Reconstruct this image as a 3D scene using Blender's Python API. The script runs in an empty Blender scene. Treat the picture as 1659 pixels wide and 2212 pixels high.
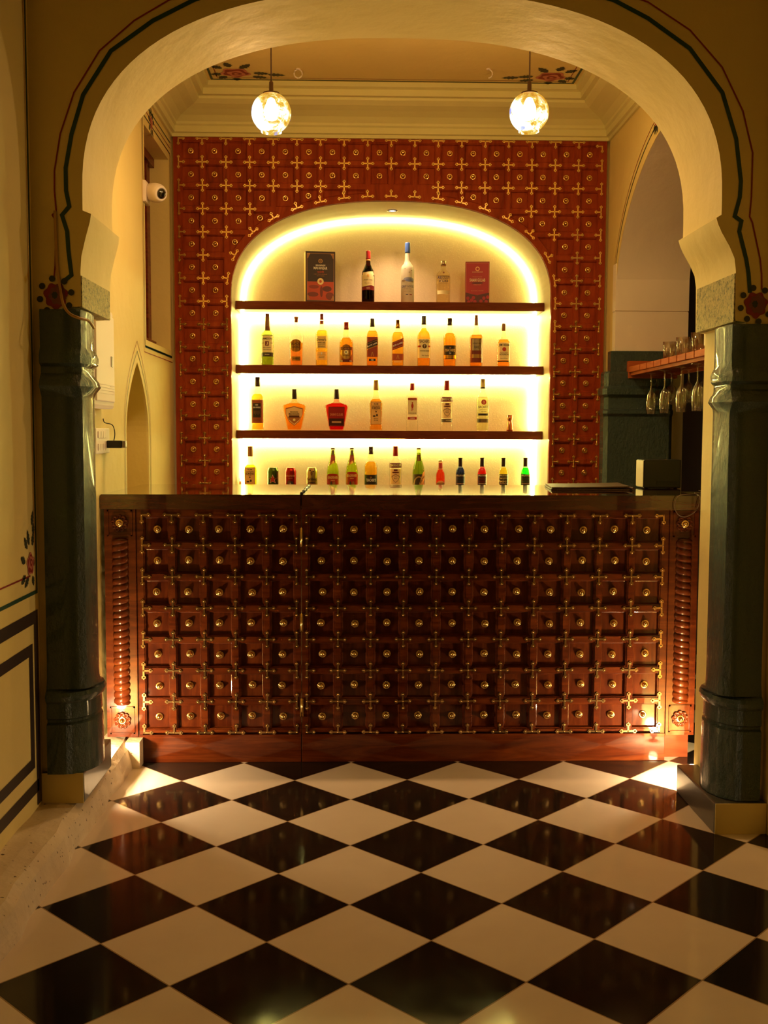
import bpy, bmesh, math, random
from math import sin, cos, pi, radians, sqrt
from mathutils import Vector, Matrix
random.seed(7)
S = bpy.context.scene
C = S.collection
# ------------------------------------------------------------------ camera
F_PX, PITCH, YAW, ROLL, EYE = 2285.2, 0.0741, 0.0255, 0.0037, 1.3065
fw = Vector((sin(YAW)*cos(PITCH), cos(YAW)*cos(PITCH), -sin(PITCH)))
rt = Vector((cos(YAW), -sin(YAW), 0)); up = rt.cross(fw)
rt, up = rt*cos(ROLL)+up*sin(ROLL), up*cos(ROLL)-rt*sin(ROLL)
cd = bpy.data.cameras.new('camera'); cam = bpy.data.objects.new('camera', cd); C.objects.link(cam)
cam.matrix_world = Matrix(((rt.x, up.x, -fw.x, 0), (rt.y, up.y, -fw.y, 0), (rt.z, up.z, -fw.z, EYE), (0, 0, 0, 1)))
cd.sensor_fit = 'HORIZONTAL'; cd.sensor_width = 36; cd.lens = 36*F_PX/1659; cd.clip_start = 0.02
S.camera = cam
def onY(x, y, v):
    r = fw+rt*((x-829.5)/F_PX)+up*((1106-y)/F_PX); t = v/r.y; return Vector((0, 0, EYE))+r*t
def onX(x, y, v):
    r = fw+rt*((x-829.5)/F_PX)+up*((1106-y)/F_PX); t = v/r.x; return Vector((0, 0, EYE))+r*t
# ------------------------------------------------------------------ light and exposure
W = bpy.data.worlds.new('world'); S.world = W; W.use_nodes = True
W.node_tree.nodes['Background'].inputs[0].default_value = (1, .60, .12, 1)
W.node_tree.nodes['Background'].inputs[1].default_value = 0.010
LAMP = (1.0, .59, .24)
P_PEND, P_UP, P_DOWN, LED_E, GLOBE_E = 45.0, 22.0, 2.3, 90.0, 3.3
LED_C = (1.0, .93, .27)
S.view_settings.view_transform = 'Standard'; S.view_settings.look = 'None'
S.view_settings.exposure = 0.0; S.view_settings.gamma = 1.0; S.view_settings.use_curve_mapping = False
S.cycles.use_denoising = True
S.cycles.max_bounces = 8; S.cycles.diffuse_bounces = 5; S.cycles.transparent_max_bounces = 40
S.cycles.sample_clamp_indirect = 6; S.cycles.caustics_reflective = False; S.cycles.caustics_refractive = False
PEND = [tuple(onY(586, 244, 4.42)), tuple(onY(1143, 243, 4.42))]
# ------------------------------------------------------------------ materials
def srgb(r, g, b): return tuple(((v/255)/12.92 if v <= 10 else ((v/255+.055)/1.055)**2.4) for v in (r, g, b))
MC = {}
def mat(name, col=(.8, .8, .8), rough=.5, metal=0, coat=0, emit=None, es=0, spec=.5):
    if name in MC: return MC[name]
    m = bpy.data.materials.new(name); m.use_nodes = True; b = m.node_tree.nodes['Principled BSDF']
    b.inputs['Base Color'].default_value = (*col, 1); b.inputs['Roughness'].default_value = rough
    b.inputs['Metallic'].default_value = metal; b.inputs['Coat Weight'].default_value = coat
    b.inputs['Coat Roughness'].default_value = .06; b.inputs['Specular IOR Level'].default_value = spec
    if emit: b.inputs['Emission Color'].default_value = (*emit, 1); b.inputs['Emission Strength'].default_value = es
    MC[name] = m; return m
def nd(m, t, **kw):
    n = m.node_tree.nodes.new(t)
    for k, v in kw.items(): setattr(n, k, v)
    return n
def lk(m, a, b): m.node_tree.links.new(a, b)
def coord(m, kind='Object', sc=(1, 1, 1)):
    t = nd(m, 'ShaderNodeTexCoord'); mp = nd(m, 'ShaderNodeMapping'); mp.inputs['Scale'].default_value = sc
    lk(m, t.outputs[kind], mp.inputs[0]); return mp.outputs[0]
def noise(m, vec, scale, detail=3, rough=.5, dist=0):
    n = nd(m, 'ShaderNodeTexNoise'); n.inputs['Scale'].default_value = scale; n.inputs['Detail'].default_value = detail
    n.inputs['Roughness'].default_value = rough; n.inputs['Distortion'].default_value = dist
    lk(m, vec, n.inputs['Vector']); return n.outputs['Fac']
def ramp(m, fac, stops):
    r = nd(m, 'ShaderNodeValToRGB'); e = r.color_ramp.elements
    while len(e) < len(stops): e.new(.5)
    for i, (p, c) in enumerate(stops): e[i].position = p; e[i].color = (*c, 1)
    lk(m, fac, r.inputs[0]); return r.outputs[0]
def bump(m, h, strength, dist=.01):
    b = nd(m, 'ShaderNodeBump'); b.inputs['Strength'].default_value = strength; b.inputs['Distance'].default_value = dist
    lk(m, h, b.inputs['Height']); lk(m, b.outputs[0], m.node_tree.nodes['Principled BSDF'].inputs['Normal'])
def BS(m): return m.node_tree.nodes['Principled BSDF'].inputs
def plaster(name, col, rough=.6, amt=.04, bstr=.25):
    m = mat(name, col, rough); v = coord(m)
    c2 = tuple(max(0, x-amt) for x in col)
    lk(m, ramp(m, noise(m, v, 2.2, 5), [(.35, c2), (.65, col)]), BS(m)['Base Color'])
    bump(m, noise(m, v, 9, 4), bstr, .02); return m
CREAM = plaster('cream_limewash', (.80, .665, .28))
WHITE = plaster('white_limewash', (.90, .82, .70))
NICHE = plaster('niche_cream', (.80, .70, .42), .55)
def wood(name, c1, c2, c3, rough=.22, coat=.6, sc=(1.2, 1, 9)):
    m = mat(name, c2, .5, coat=coat, spec=.04); BS(m)['Coat Roughness'].default_value = rough*.25; v = coord(m, 'Object', sc)
    f = noise(m, v, 2.5, 6, .62, 1.6)
    lk(m, ramp(m, f, [(.3, c1), (.5, c2), (.72, c3)]), BS(m)['Base Color'])
    bump(m, noise(m, v, 14, 3), .06, .004); return m
WOODH = wood('sheesham_horizontal', (.040, .0055, .0010), (.080, .0135, .0022), (.135, .029, .005), sc=(1.0, 1, 9))
WOODV = wood('sheesham_panel', (.036, .005, .0010), (.068, .011, .0020), (.12, .025, .0045), rough=.3, sc=(7, 1, 1.1))
WOODW = wood('polished_teak', (.19, .027, .006), (.30, .046, .011), (.38, .070, .018), rough=.25, coat=.10, sc=(6, 1, 1.2))
WOODT = wood('dark_counter_wood', (.030, .009, .004), (.060, .016, .006), (.10, .028, .010), rough=.12, coat=1.0); BS(WOODT)['Roughness'].default_value = .10; BS(WOODT)['Specular IOR Level'].default_value = .55
WOODS = wood('shelf_wood', (.10, .022, .008), (.15, .035, .012), (.20, .05, .018), rough=.3, coat=.3)
RACKW = wood('rack_wood', (.30, .07, .02), (.42, .11, .03), (.5, .15, .05), rough=.35, coat=.2)
BRASS = mat('polished_brass', (.83, .56, .22), .22, 1.0)
BRASSD = mat('aged_brass', (.50, .31, .13), .26, 1.0)
COPPER = mat('copper', (.75, .30, .16), .18, 1.0)
DMETAL = mat('dark_metal', (.10, .055, .04), .35, .8)
BLACKP = mat('black_plastic', (.012, .011, .010), .35)
WHITEP = mat('white_plastic', (.82, .73, .66), .5)
STONE = mat('rough_stone', (.72, .60, .44), .6)
v = coord(STONE); nn = noise(STONE, v, 55, 3, .6)
mx = nd(STONE, 'ShaderNodeMixRGB', blend_type='MULTIPLY'); mx.inputs[0].default_value = 1
lk(STONE, ramp(STONE, nn, [(.30, (.12, .08, .05)), (.345, (1, 1, 1))]), mx.inputs[1])
lk(STONE, ramp(STONE, noise(STONE, v, 4, 6), [(.3, (.55, .42, .28)), (.7, (.76, .65, .49))]), mx.inputs[2])
lk(STONE, mx.outputs[0], BS(STONE)['Base Color']); bump(STONE, noise(STONE, v, 16, 6), .5, .02)
GREEN = mat('glossy_green_paint', (.042, .080, .072), .26, coat=.5)
v = coord(GREEN, 'Object', (1, 1, .6))
bump(GREEN, noise(GREEN, v, 48, 6, .7), .9, .022)
CAPG = mat('capital_paint_lamp_glints', (.34, .26, .10), .48, .35, coat=0)
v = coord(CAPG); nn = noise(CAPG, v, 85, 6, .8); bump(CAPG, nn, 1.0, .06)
lk(CAPG, ramp(CAPG, nn, [(.40, (.05, .045, .025)), (.47, (.52, .41, .16)), (.62, (.78, .62, .26))]), BS(CAPG)['Base Color'])  # lamp reflections on dark gloss paint, put into the colour as gold mottling
# floor
FLOOR = mat('checker_marble', (.7, .7, .7), .12, spec=.28)
SD = .4243; X0, Y0, PH = -.6577, 3.9115, .0021
geo = nd(FLOOR, 'ShaderNodeNewGeometry')
def fdot(vec, off):
    d = nd(FLOOR, 'ShaderNodeVectorMath', operation='DOT_PRODUCT'); lk(FLOOR, geo.outputs['Position'], d.inputs[0]); d.inputs[1].default_value = vec
    a = nd(FLOOR, 'ShaderNodeMath', operation='ADD'); lk(FLOOR, d.outputs['Value'], a.inputs[0]); a.inputs[1].default_value = off+100
    return a.outputs[0]
cp, sp = cos(PH), sin(PH)
e1 = ((cp-sp)/SD, (sp+cp)/SD, 0); e2 = ((cp+sp)/SD, (sp-cp)/SD, 0)
U_ = fdot(e1, -(e1[0]*X0+e1[1]*Y0)); V_ = fdot(e2, -(e2[0]*X0+e2[1]*Y0))
def fm(op, a, b=None, **k):
    n = nd(FLOOR, 'ShaderNodeMath', operation=op)
    for i, q in enumerate((a, b)):
        if q is None: continue
        if isinstance(q, (int, float)): n.inputs[i].default_value = q
        else: lk(FLOOR, q, n.inputs[i])
    return n.outputs[0]
chk = fm('MODULO', fm('ADD', fm('FLOOR', U_), fm('FLOOR', V_)), 2)
def edge(q):
    fr = fm('FRACT', q); return fm('MINIMUM', fr, fm('SUBTRACT', 1, fr))
ed = fm('LESS_THAN', fm('MINIMUM', edge(U_), edge(V_)), .006)
vv = coord(FLOOR); ns = noise(FLOOR, vv, 2.0, 6, .6)
wh = ramp(FLOOR, ns, [(.3, (.70, .59, .50)), (.7, (.80, .69, .60))]); bk = ramp(FLOOR, ns, [(.3, (.010, .008, .007)), (.75, (.028, .018, .014))])
m1 = nd(FLOOR, 'ShaderNodeMixRGB'); lk(FLOOR, chk, m1.inputs[0]); lk(FLOOR, wh, m1.inputs[1]); lk(FLOOR, bk, m1.inputs[2])
m2 = nd(FLOOR, 'ShaderNodeMixRGB'); lk(FLOOR, ed, m2.inputs[0]); lk(FLOOR, m1.outputs[0], m2.inputs[1]); m2.inputs[2].default_value = (.35, .24, .15, 1)
lk(FLOOR, m2.outputs[0], BS(FLOOR)['Base Color'])
lk(FLOOR, ramp(FLOOR, noise(FLOOR, vv, 7, 5), [(.3, (.07,)*3), (.7, (.12,)*3)]), BS(FLOOR)['Roughness'])
bump(FLOOR, noise(FLOOR, vv, 3, 2), .05, .01)
# wallpaper
PAPER = mat('embossed_wallpaper', (.80, .66, .46), .55)
v = coord(PAPER, 'Object', (95, 95, 95)); vo = nd(PAPER, 'ShaderNodeTexVoronoi', feature='DISTANCE_TO_EDGE'); vo.inputs['Randomness'].default_value = .25
vo.inputs['Scale'].default_value = 1; lk(PAPER, v, vo.inputs['Vector'])
lk(PAPER, ramp(PAPER, vo.outputs['Distance'], [(.0, (.76, .63, .43)), (.15, (.81, .68, .48))]), BS(PAPER)['Base Color'])
bump(PAPER, vo.outputs['Distance'], .5, .004)
def tint(name, col, gl=.06, rough=.02):
    """clear coloured glass or liquid: see-through with a clear reflection that grows at the rim"""
    if name in MC: return MC[name]
    m = bpy.data.materials.new(name); m.use_nodes = True; nt = m.node_tree; nt.nodes.clear()
    out = nd(m, 'ShaderNodeOutputMaterial'); mixn = nd(m, 'ShaderNodeMixShader'); tr = nd(m, 'ShaderNodeBsdfTransparent'); g = nd(m, 'ShaderNodeBsdfGlossy')
    lw = nd(m, 'ShaderNodeLayerWeight'); lw.inputs['Blend'].default_value = .28
    tr.inputs[0].default_value = (*col, 1); g.inputs['Roughness'].default_value = rough; g.inputs[0].default_value = (.9, .9, .9, 1)
    r = ramp(m, lw.outputs['Facing'], [(0, (gl*.5,)*3), (.75, (gl,)*3), (1, (.55,)*3)])
    lk(m, r, mixn.inputs[0]); lk(m, tr.outputs[0], mixn.inputs[1]); lk(m, g.outputs[0], mixn.inputs[2]); lk(m, mixn.outputs[0], out.inputs[0])
    # rim: a longer path through the glass takes out more light
    r2 = ramp(m, lw.outputs['Facing'], [(.0, col), (.5, col), (1, tuple(c*c*.35 for c in col))]); lk(m, r2, tr.inputs[0])
    MC[name] = m; return m
CLEAR = tint('clear_glass', (.97, .97, .95))
# ------------------------------------------------------------------ mesh helpers
class MB:
    def __init__(s): s.v = []; s.f = []; s.m = []; s.sm = []
    def add(s, vs, fs, mi=0, smooth=False):
        o = len(s.v); s.v += [tuple(p) for p in vs]
        for f in fs: s.f.append(tuple(i+o for i in f)); s.m.append(mi); s.sm.append(smooth)
        return s
    def box(s, x0, x1, y0, y1, z0, z1, mi=0, bev=0):
        if bev:
            bm = bmesh.new(); bmesh.ops.create_cube(bm, size=1)
            for q in bm.verts: q.co = Vector(((x0+x1)/2+q.co.x*(x1-x0), (y0+y1)/2+q.co.y*(y1-y0), (z0+z1)/2+q.co.z*(z1-z0)))
            bmesh.ops.bevel(bm, geom=list(bm.edges), offset=bev, segments=2, affect='EDGES', profile=.6)
            return s.bm(bm, mi)
        v = [(x, y, z) for x in (x0, x1) for y in (y0, y1) for z in (z0, z1)]
        return s.add(v, [(0, 1, 3, 2), (4, 6, 7, 5), (0, 4, 5, 1), (2, 3, 7, 6), (0, 2, 6, 4), (1, 5, 7, 3)], mi)
    def bm(s, bm, mi=0, smooth=False, M=None):
        bm.verts.index_update(); vs = [(M @ q.co if M else q.co) for q in bm.verts]
        s.add(vs, [[q.index for q in f.verts] for f in bm.faces], mi, smooth); bm.free(); return s
    def loft(s, rings, mi=0, smooth=True, cap=True, closed=True):
        n = len(rings[0]); vs = [p for r in rings for p in r]; fs = []
        for i in range(len(rings)-1):
            for j in range(n if closed else n-1):
                k = (j+1) % n; fs.append((i*n+j, i*n+k, (i+1)*n+k, (i+1)*n+j))
        s.add(vs, fs, mi, smooth)
        if cap: s.add(rings[0], [tuple(range(n))[::-1]], mi); s.add(rings[-1], [tuple(range(n))], mi)
        return s
    def lathe(s, prof, c=(0, 0, 0), n=24, mi=0, axis='z', sx=1, sy=1, cap=True, smooth=True, ex=2):
        rings = []
        for r, z in prof:
            ring = []
            for k in range(n):
                a = 2*pi*k/n; ca, sa = cos(a), sin(a)
                if ex != 2: ca = math.copysign(abs(ca)**(2/ex), ca); sa = math.copysign(abs(sa)**(2/ex), sa)
                x, y = r*sx*ca, r*sy*sa
                if axis == 'z': p = (c[0]+x, c[1]+y, c[2]+z)
                elif axis == 'y': p = (c[0]+x, c[1]+z, c[2]-y)
                else: p = (c[0]+z, c[1]+x, c[2]+y)
                ring.append(p)
            rings.append(ring)
        return s.loft(rings, mi, smooth, cap)
    def tube(s, pts, r, n=8, mi=0):
        pts = [Vector(p) for p in pts]; rings = []
        for i, p in enumerate(pts):
            t = (pts[min(i+1, len(pts)-1)]-pts[max(i-1, 0)]).normalized()
            a = t.cross(Vector((0, 0, 1)) if abs(t.z) < .9 else Vector((1, 0, 0))).normalized(); b = t.cross(a)
            rr = r[i] if isinstance(r, (list, tuple)) else r
            rings.append([tuple(p+a*rr*cos(2*pi*k/n)+b*rr*sin(2*pi*k/n)) for k in range(n)])
        return s.loft(rings, mi)
    def mesh(s, name, mats):
        me = bpy.data.meshes.new(name); me.from_pydata(s.v, [], s.f)
        for m in (mats if isinstance(mats, (list, tuple)) else [mats]): me.materials.append(m)
        me.polygons.foreach_set('material_index', s.m); me.polygons.foreach_set('use_smooth', s.sm)
        bm = bmesh.new(); bm.from_mesh(me); bmesh.ops.remove_doubles(bm, verts=bm.verts, dist=1e-5)
        bmesh.ops.recalc_face_normals(bm, faces=bm.faces); bm.to_mesh(me); bm.free()
        return me
    def build(s, name, mats, parent=None, loc=None):
        o = bpy.data.objects.new(name, s.mesh(name, mats)); C.objects.link(o)
        if parent: o.parent = parent
        if loc: o.location = loc
        return o
def tag(o, label=None, cat=None, group=None, kind=None):
    if label: o['label'] = label
    if cat: o['category'] = cat
    if group: o['group'] = group
    if kind: o['kind'] = kind
    return o
def struct(mb, name, m, parent=None): return tag(mb.build(name, m, parent), kind='structure')
def thing(name, loc, label, cat, group=None, rz=0):
    o = bpy.data.objects.new(name, None); C.objects.link(o); o.location = loc; o.rotation_euler = (0, 0, rz); o.empty_display_size = .05
    return tag(o, label, cat, group)
def inst(me, name, parent, loc, rot=None):
    o = bpy.data.objects.new(name, me); C.objects.link(o); o.parent = parent; o.location = loc
    if rot: o.rotation_euler = rot
    return o
def copy_tree(o, parent=None):
    c = o.copy(); C.objects.link(c); c.parent = parent
    for ch in list(o.children): copy_tree(ch, c)
    return c
def slab(outer, holes, mp, d0, d1, mi=0, mb=None):
    """flat polygon with holes, extruded between depths d0 and d1; mp(u, v, d) -> point"""
    mb = mb or MB(); bm = bmesh.new()
    for loop in [outer]+holes:
        vs = [bm.verts.new((p[0], p[1], 0)) for p in loop]
        for i in range(len(vs)): bm.edges.new((vs[i], vs[(i+1) % len(vs)]))
    bmesh.ops.triangle_fill(bm, use_beauty=True, use_dissolve=False, edges=list(bm.edges), normal=(0, 0, 1))
    bm.verts.index_update(); P = [q.co.copy() for q in bm.verts]; T = [[q.index for q in f.verts] for f in bm.faces]; bm.free()
    for d in (d0, d1): mb.add([mp(p.x, p.y, d) for p in P], T, mi)
    for loop in [outer]+holes:
        n = len(loop); mb.add([mp(p[0], p[1], d0) for p in loop]+[mp(p[0], p[1], d1) for p in loop], [(i, (i+1) % n, n+(i+1) % n, n+i) for i in range(n)], mi)
    return mb
def ribbon(mb, pts, w, mp, mi=0, closed=False):
    """painted line of width w following 2D points"""
    n = len(pts); L = []; R = []
    for i in range(n):
        a = Vector(pts[(i-1) % n] if closed or i > 0 else pts[i]); b = Vector(pts[(i+1) % n] if closed or i < n-1 else pts[i]); p = Vector(pts[i])
        d1 = (p-a).normalized() if (p-a).length > 1e-9 else (b-p).normalized(); d2 = (b-p).normalized() if (b-p).length > 1e-9 else d1
        t = (d1+d2); t = t.normalized() if t.length > 1e-6 else d1; nrm = Vector((-t.y, t.x)); k = max(.4, nrm.dot(Vector((-d1.y, d1.x))))
        ww = (w[i] if isinstance(w, (list, tuple)) else w)/2/k
        L.append(mp(p.x+nrm.x*ww, p.y+nrm.y*ww)); R.append(mp(p.x-nrm.x*ww, p.y-nrm.y*ww))
    m = n if closed else n-1
    mb.add(L+R, [(i, (i+1) % n, n+(i+1) % n, n+i) for i in range(m)], mi)
def poly(mb, pts, mp, mi=0):
    mb.add([mp(*p) for p in pts], [tuple(range(len(pts)))], mi)
def sarch(cx, a, z0, h, n, N=40, down=None):
    """superellipse arch from right to left, with straight legs down to z=down"""
    P = []
    for i in range(N+1):
        t = pi*i/N; P.append((cx+a*math.copysign(abs(cos(t))**(2/n), cos(t)), z0+h*abs(sin(t))**(2/n)))
    if down is not None: P = [(cx+a, down)]+P+[(cx-a, down)]
    return P
# ------------------------------------------------------------------ room
XL, XR, YB, ZC = -1.0, 1.36, 5.80, 3.10         # bar alcove
XW = -1.022                                     # wall of the room the photo is taken in
AF, AB = 3.40, 3.80                             # faces of the arch wall
struct(MB().box(-1.9, 3.4, -1.5, 7.0, -.06, 0), 'floor', FLOOR)
# arch wall
ACX, AA, AZ, AH, AN = .148, 1.010, 2.05, .632, 2.43
arch = sarch(ACX, AA, AZ, AH, AN, 56)
Lleg = [(-.862, 2.0), (-.836, 1.990), (-.840, 1.965), (-.853, 1.92), (-.868, 1.86), (-.872, 1.81), (-.872, 1.703), (-.935, 1.697), (-.935, 0)]
Rleg = [(1.246, 0), (1.246, 1.666), (1.212, 1.672), (1.209, 1.83), (1.203, 1.87), (1.187, 1.905), (1.160, 1.95), (1.148, 1.975), (1.142, 1.995), (1.158, 2.005)]
hole = Rleg+arch+Lleg
mpY = lambda u, v, d: (u, d, v)
outer = [(-1.9, 0)]+[(-1.9, 3.6), (2.2, 3.6), (2.2, 0)]
bd = [(-1.9, 0), (-1.9, 3.6), (2.2, 3.6), (2.2, 0)]+hole
wall_front = struct(slab(bd, [], mpY, AF, AB), 'wall_front', CREAM)
wall_front.data.polygons.foreach_set('use_smooth', [True]*len(wall_front.data.polygons)); wall_front.data.set_sharp_from_angle(angle=radians(32))
# walls and ceiling of the near room (left and right of the camera)
wall_left = struct(MB().box(XW-.2, XW, -1.5, AF, 0, 3.6), 'wall_left', CREAM)
wall_right = struct(MB().box(1.345, 1.545, -1.5, AF, 0, 3.6), 'wall_right', CREAM)
struct(MB().box(XW-.2, 1.545, 1.2, AF, 3.6, 3.7), 'ceiling_near', CREAM)
# stone ledge along the left wall
ring = [(XW-.02, 0), (XW-.02, .108), (-.965, .106), (-.915, .098), (-.893, .075), (-.880, .03), (-.876, 0)]
rings = []
for i in range(41):
    y = -.5+i*(4.20+.5)/40; j = .006*sin(i*1.7)+.004*sin(i*3.1)
    rings.append([(x+(j if x > -.95 else 0), y, z+(.4*j if z > .05 else 0)) for x, z in ring])
struct(MB().loft(rings, 0, False).box(-.90, -.845, 4.06, 4.13, 0, .104), 'trim_ledge', STONE)
# alcove side walls
mpX = lambda u, v, d: (d, u, v)
nich = []
for t in range(13):
    a = t/12; nich.append((4.615+.245*(1-(1-a)**1.9)+0*a, 1.30+.325*a**.85 if a < 1 else 1.625))
def ogive(yc, hw, zs, za, zb, N=14):
    L = []
    for i in range(N+1):
        t = i/N; y = hw*(1-t**2.0); L.append((yc-y, zs+(za-zs)*t**.92))
    Rr = [(2*yc-p[0], p[1]) for p in L[:-1]][::-1]
    return [(yc-hw, zb)]+L+Rr+[(yc+hw, zb)]
NLY = 4.87
og = ogive(NLY, .245, 1.28, 1.625, .86)
win = [(5.09, 1.745), (5.09, 2.745), (5.74, 2.745), (5.74, 1.745)]
wl = slab([(AB, 0), (AB, 3.2), (6.3, 3.2), (6.3, 0)], [og, win], mpX, XL, XL-.12)
wl.box(XL-.20, XL-.12, AB, 6.3, 0, 3.2)
wall_al = struct(wl, 'wall_alcove_left', CREAM)
# right wall with the pointed side arch
def sidearch():
    P = [(5.60, .0), (5.60, 2.10)]
    ap = (4.82, 2.672)
    for i in range(1, 15):
        t = i/14; P.append((5.60+(ap[0]-5.60)*(t**1.7), 2.10+(ap[1]-2.10)*(1-(1-t)**1.35)))
    L = [(2*ap[0]-p[0], p[1]) for p in P[:-1]][::-1]
    return P+L
SA = [(y, z) for y, z in sidearch() if y >= 3.9]+[(3.98, 2.05), (3.98, 0)]
bd = [(6.3, 0), (6.3, 3.2), (AB, 3.2), (AB, 0)]+SA[::-1]
wall_ar = struct(slab(bd, [], mpX, XR, XR+.30), 'wall_alcove_right', CREAM)
ln = MB(); LS = [(y+(4.82-y)*.004, z-(.003 if z > 2.2 else 0)) for y, z in SA if z > 1.7]
ln.loft([[(XR+.001, y, z), (XR+.385, y, z)] for y, z in LS], 0, True, cap=False, closed=False)
struct(ln, 'trim_reveal', WHITE)
# white lining of the far jamb seen through the side arch, and the dim passage beyond
mbj = MB().box(XR-.004, 1.745, 5.594, 5.66, 1.955, 2.20).box(XR-.002, 1.745, 5.597, 5.66, 1.74, 1.949)
mbj.box(XR-.001, 1.742, 5.599, 5.66, 1.945, 1.958)
struct(mbj, 'trim_jamb', WHITE, None)
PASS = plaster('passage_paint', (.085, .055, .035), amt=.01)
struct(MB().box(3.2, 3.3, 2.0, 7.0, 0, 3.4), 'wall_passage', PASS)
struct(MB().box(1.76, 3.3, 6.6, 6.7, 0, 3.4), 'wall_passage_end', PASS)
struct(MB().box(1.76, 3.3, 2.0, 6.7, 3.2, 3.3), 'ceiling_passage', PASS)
# back wall with the bottle niche
NCX, NA, NZ, NH, NN = .185, .868, 2.045, .512, 2.35
nar = sarch(NCX, NA, NZ, NH, NN, 56, down=.95)
bd = [(-1.3, 0), (-1.3, 3.3), (1.8, 3.3), (1.8, 0), (NCX+NA, 0)]+nar+[(NCX-NA, 0)]
struct(slab(bd, [], mpY, YB+.03, 6.28), 'wall_back', NICHE)
struct(MB().box(-1.3, 1.8, 6.28, 6.36, 0, 3.3), 'wall_niche_back', PAPER)
# ceiling and cornice
ceil = MB().box(XL-.1, XR+.1, AB, 6.0, ZC, ZC+.1)
ceiling = struct(ceil, 'ceiling', CREAM)
def sweep_in(prof, x0, x1, y0, y1):
    mb = MB(); R = []
    for o, z in prof: R.append([(x0+o, y0+o, z), (x1-o, y0+o, z), (x1-o, y1-o, z), (x0+o, y1-o, z)])
    return mb.loft(R, 0, False, cap=False)
cp_ = [(0, 2.880), (.012, 2.880), (.014, 2.896), (.028, 2.900), (.030, 2.930), (.040, 2.938), (.042, 2.950), (.07, 2.975), (.11, 2.995), (.15, 3.010), (.178, 3.028), (.180, 3.040), (.205, 3.042), (.208, 3.072), (.235, 3.078), (.237, 3.101), (0, 3.101), (0, 2.880)]
struct(sweep_in(cp_, XL, XR, AB, YB), 'trim_cornice', plaster('cornice_paint', (.76, .72, .36)))
# ------------------------------------------------------------------ painted decoration
GR = mat('painted_green', (.008, .055, .038), .45); RD = mat('painted_red', (.26, .010, .012), .5); BKP = mat('painted_black', (.022, .010, .008), .45)
PK = mat('painted_pink', (.62, .22, .16), .5); DG = mat('painted_leaf', (.028, .035, .020), .5); OCH = mat('painted_ochre', (.20, .055, .015), .5)
e = .0015
fY = lambda y: (lambda u, v: (u, y, v)); fX = lambda x: (lambda u, v: (x, u, v)); fZ = lambda z: (lambda u, v: (u, v, z))
def deco(name, parent, fn, mats=(GR, RD, BKP, PK, DG, OCH)):
    mb = MB(); fn(mb); o = mb.build(name, list(mats), parent); return o
def leaf(mb, c, ang, L, w, mp, mi=4):
    pts = []; N = 9
    for s in (1, -1):
        rng = range(N+1) if s == 1 else range(N-1, 0, -1)
        for i in rng:
            t = i/N; jag = 1+.28*(1 if i % 2 else -1); ww = s*w*sin(pi*t**.8)*jag
            x = L*t; pts.append((c[0]+cos(ang)*x-sin(ang)*ww, c[1]+sin(ang)*x+cos(ang)*ww))
    poly(mb, pts, mp, mi)
def rose(mb, c, r, mp, sx=1, sy=1):
    sub = lambda k: (lambda u, v: tuple(Vector(mp(u, v))))
    def blob(rr, ph, k, amp, mi, off, dx=0, dy=0):
        pts = [(c[0]+dx+sx*rr*(1+amp*sin(k*a+ph))*cos(a), c[1]+dy+sy*rr*(1+amp*sin(k*a+ph))*sin(a)) for a in [2*pi*i/36 for i in range(36)]]
        mb.add([off(*p) for p in pts], [tuple(range(36))], mi)
    blob(r, 0, 5, .12, 3, mp[0]); blob(r*.84, .6, 5, .12, 1, mp[1]); blob(r*.60, .2, 4, .12, 3, mp[2], r*.05, r*.1)
    blob(r*.36, 1.2, 3, .1, 1, mp[3], r*.06, r*.14); blob(r*.16, 1.2, 3, .1, 3, mp[4], r*.05, r*.16)
def lay(f): return [f(k) for k in range(5)]
# arch border on the front wall
def arch_border(mb):
    m = fY(AF-e)
    gL = [(-.925, 1.78), (-.900, 1.800), (-.908, 1.875), (-.911, 1.935), (-.926, 1.985), (-.903, 2.012), (-.912, 2.06), (-.912, 2.13), (-.892, 2.233), (-.854, 2.353), (-.766, 2.487), (-.636, 2.579), (-.507, 2.644), (-.35, 2.695), (-.12, 2.735), (.148, 2.745)]
    gR = [(1.256, 1.76), (1.250, 1.82), (1.241, 1.866), (1.216, 1.953), (1.222, 1.985), (1.200, 2.0), (1.215, 2.06), (1.217, 2.11), (1.198, 2.241), (1.15, 2.383), (1.043, 2.517), (.909, 2.607), (.799, 2.661), (.62, 2.705), (.40, 2.738), (.148, 2.745)]
    ribbon(mb, gL, .013, m, 0); ribbon(mb, gR, .013, m, 0)
    rL = [(-.956, 1.78), (-.950, 1.83), (-.948, 1.90), (-.947, 1.97), (-.956, 1.985), (-.944, 1.999), (-.948, 2.06), (-.947, 2.12), (-.927, 2.233), (-.882, 2.36), (-.801, 2.487), (-.693, 2.579), (-.585, 2.642), (-.4, 2.715), (-.15, 2.76), (.148, 2.775)]
    rR = [(1.294, 1.77), (1.292, 1.82), (1.286, 1.866), (1.257, 1.982), (1.248, 2.0), (1.252, 2.06), (1.252, 2.198), (1.217, 2.327), (1.147, 2.461), (1.042, 2.573), (.908, 2.656), (.7, 2.725), (.45, 2.765), (.148, 2.775)]
    ribbon(mb, rL, .005, m, 1); ribbon(mb, rR, .005, m, 1)
deco('painted_arch_border', wall_front, arch_border)
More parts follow.
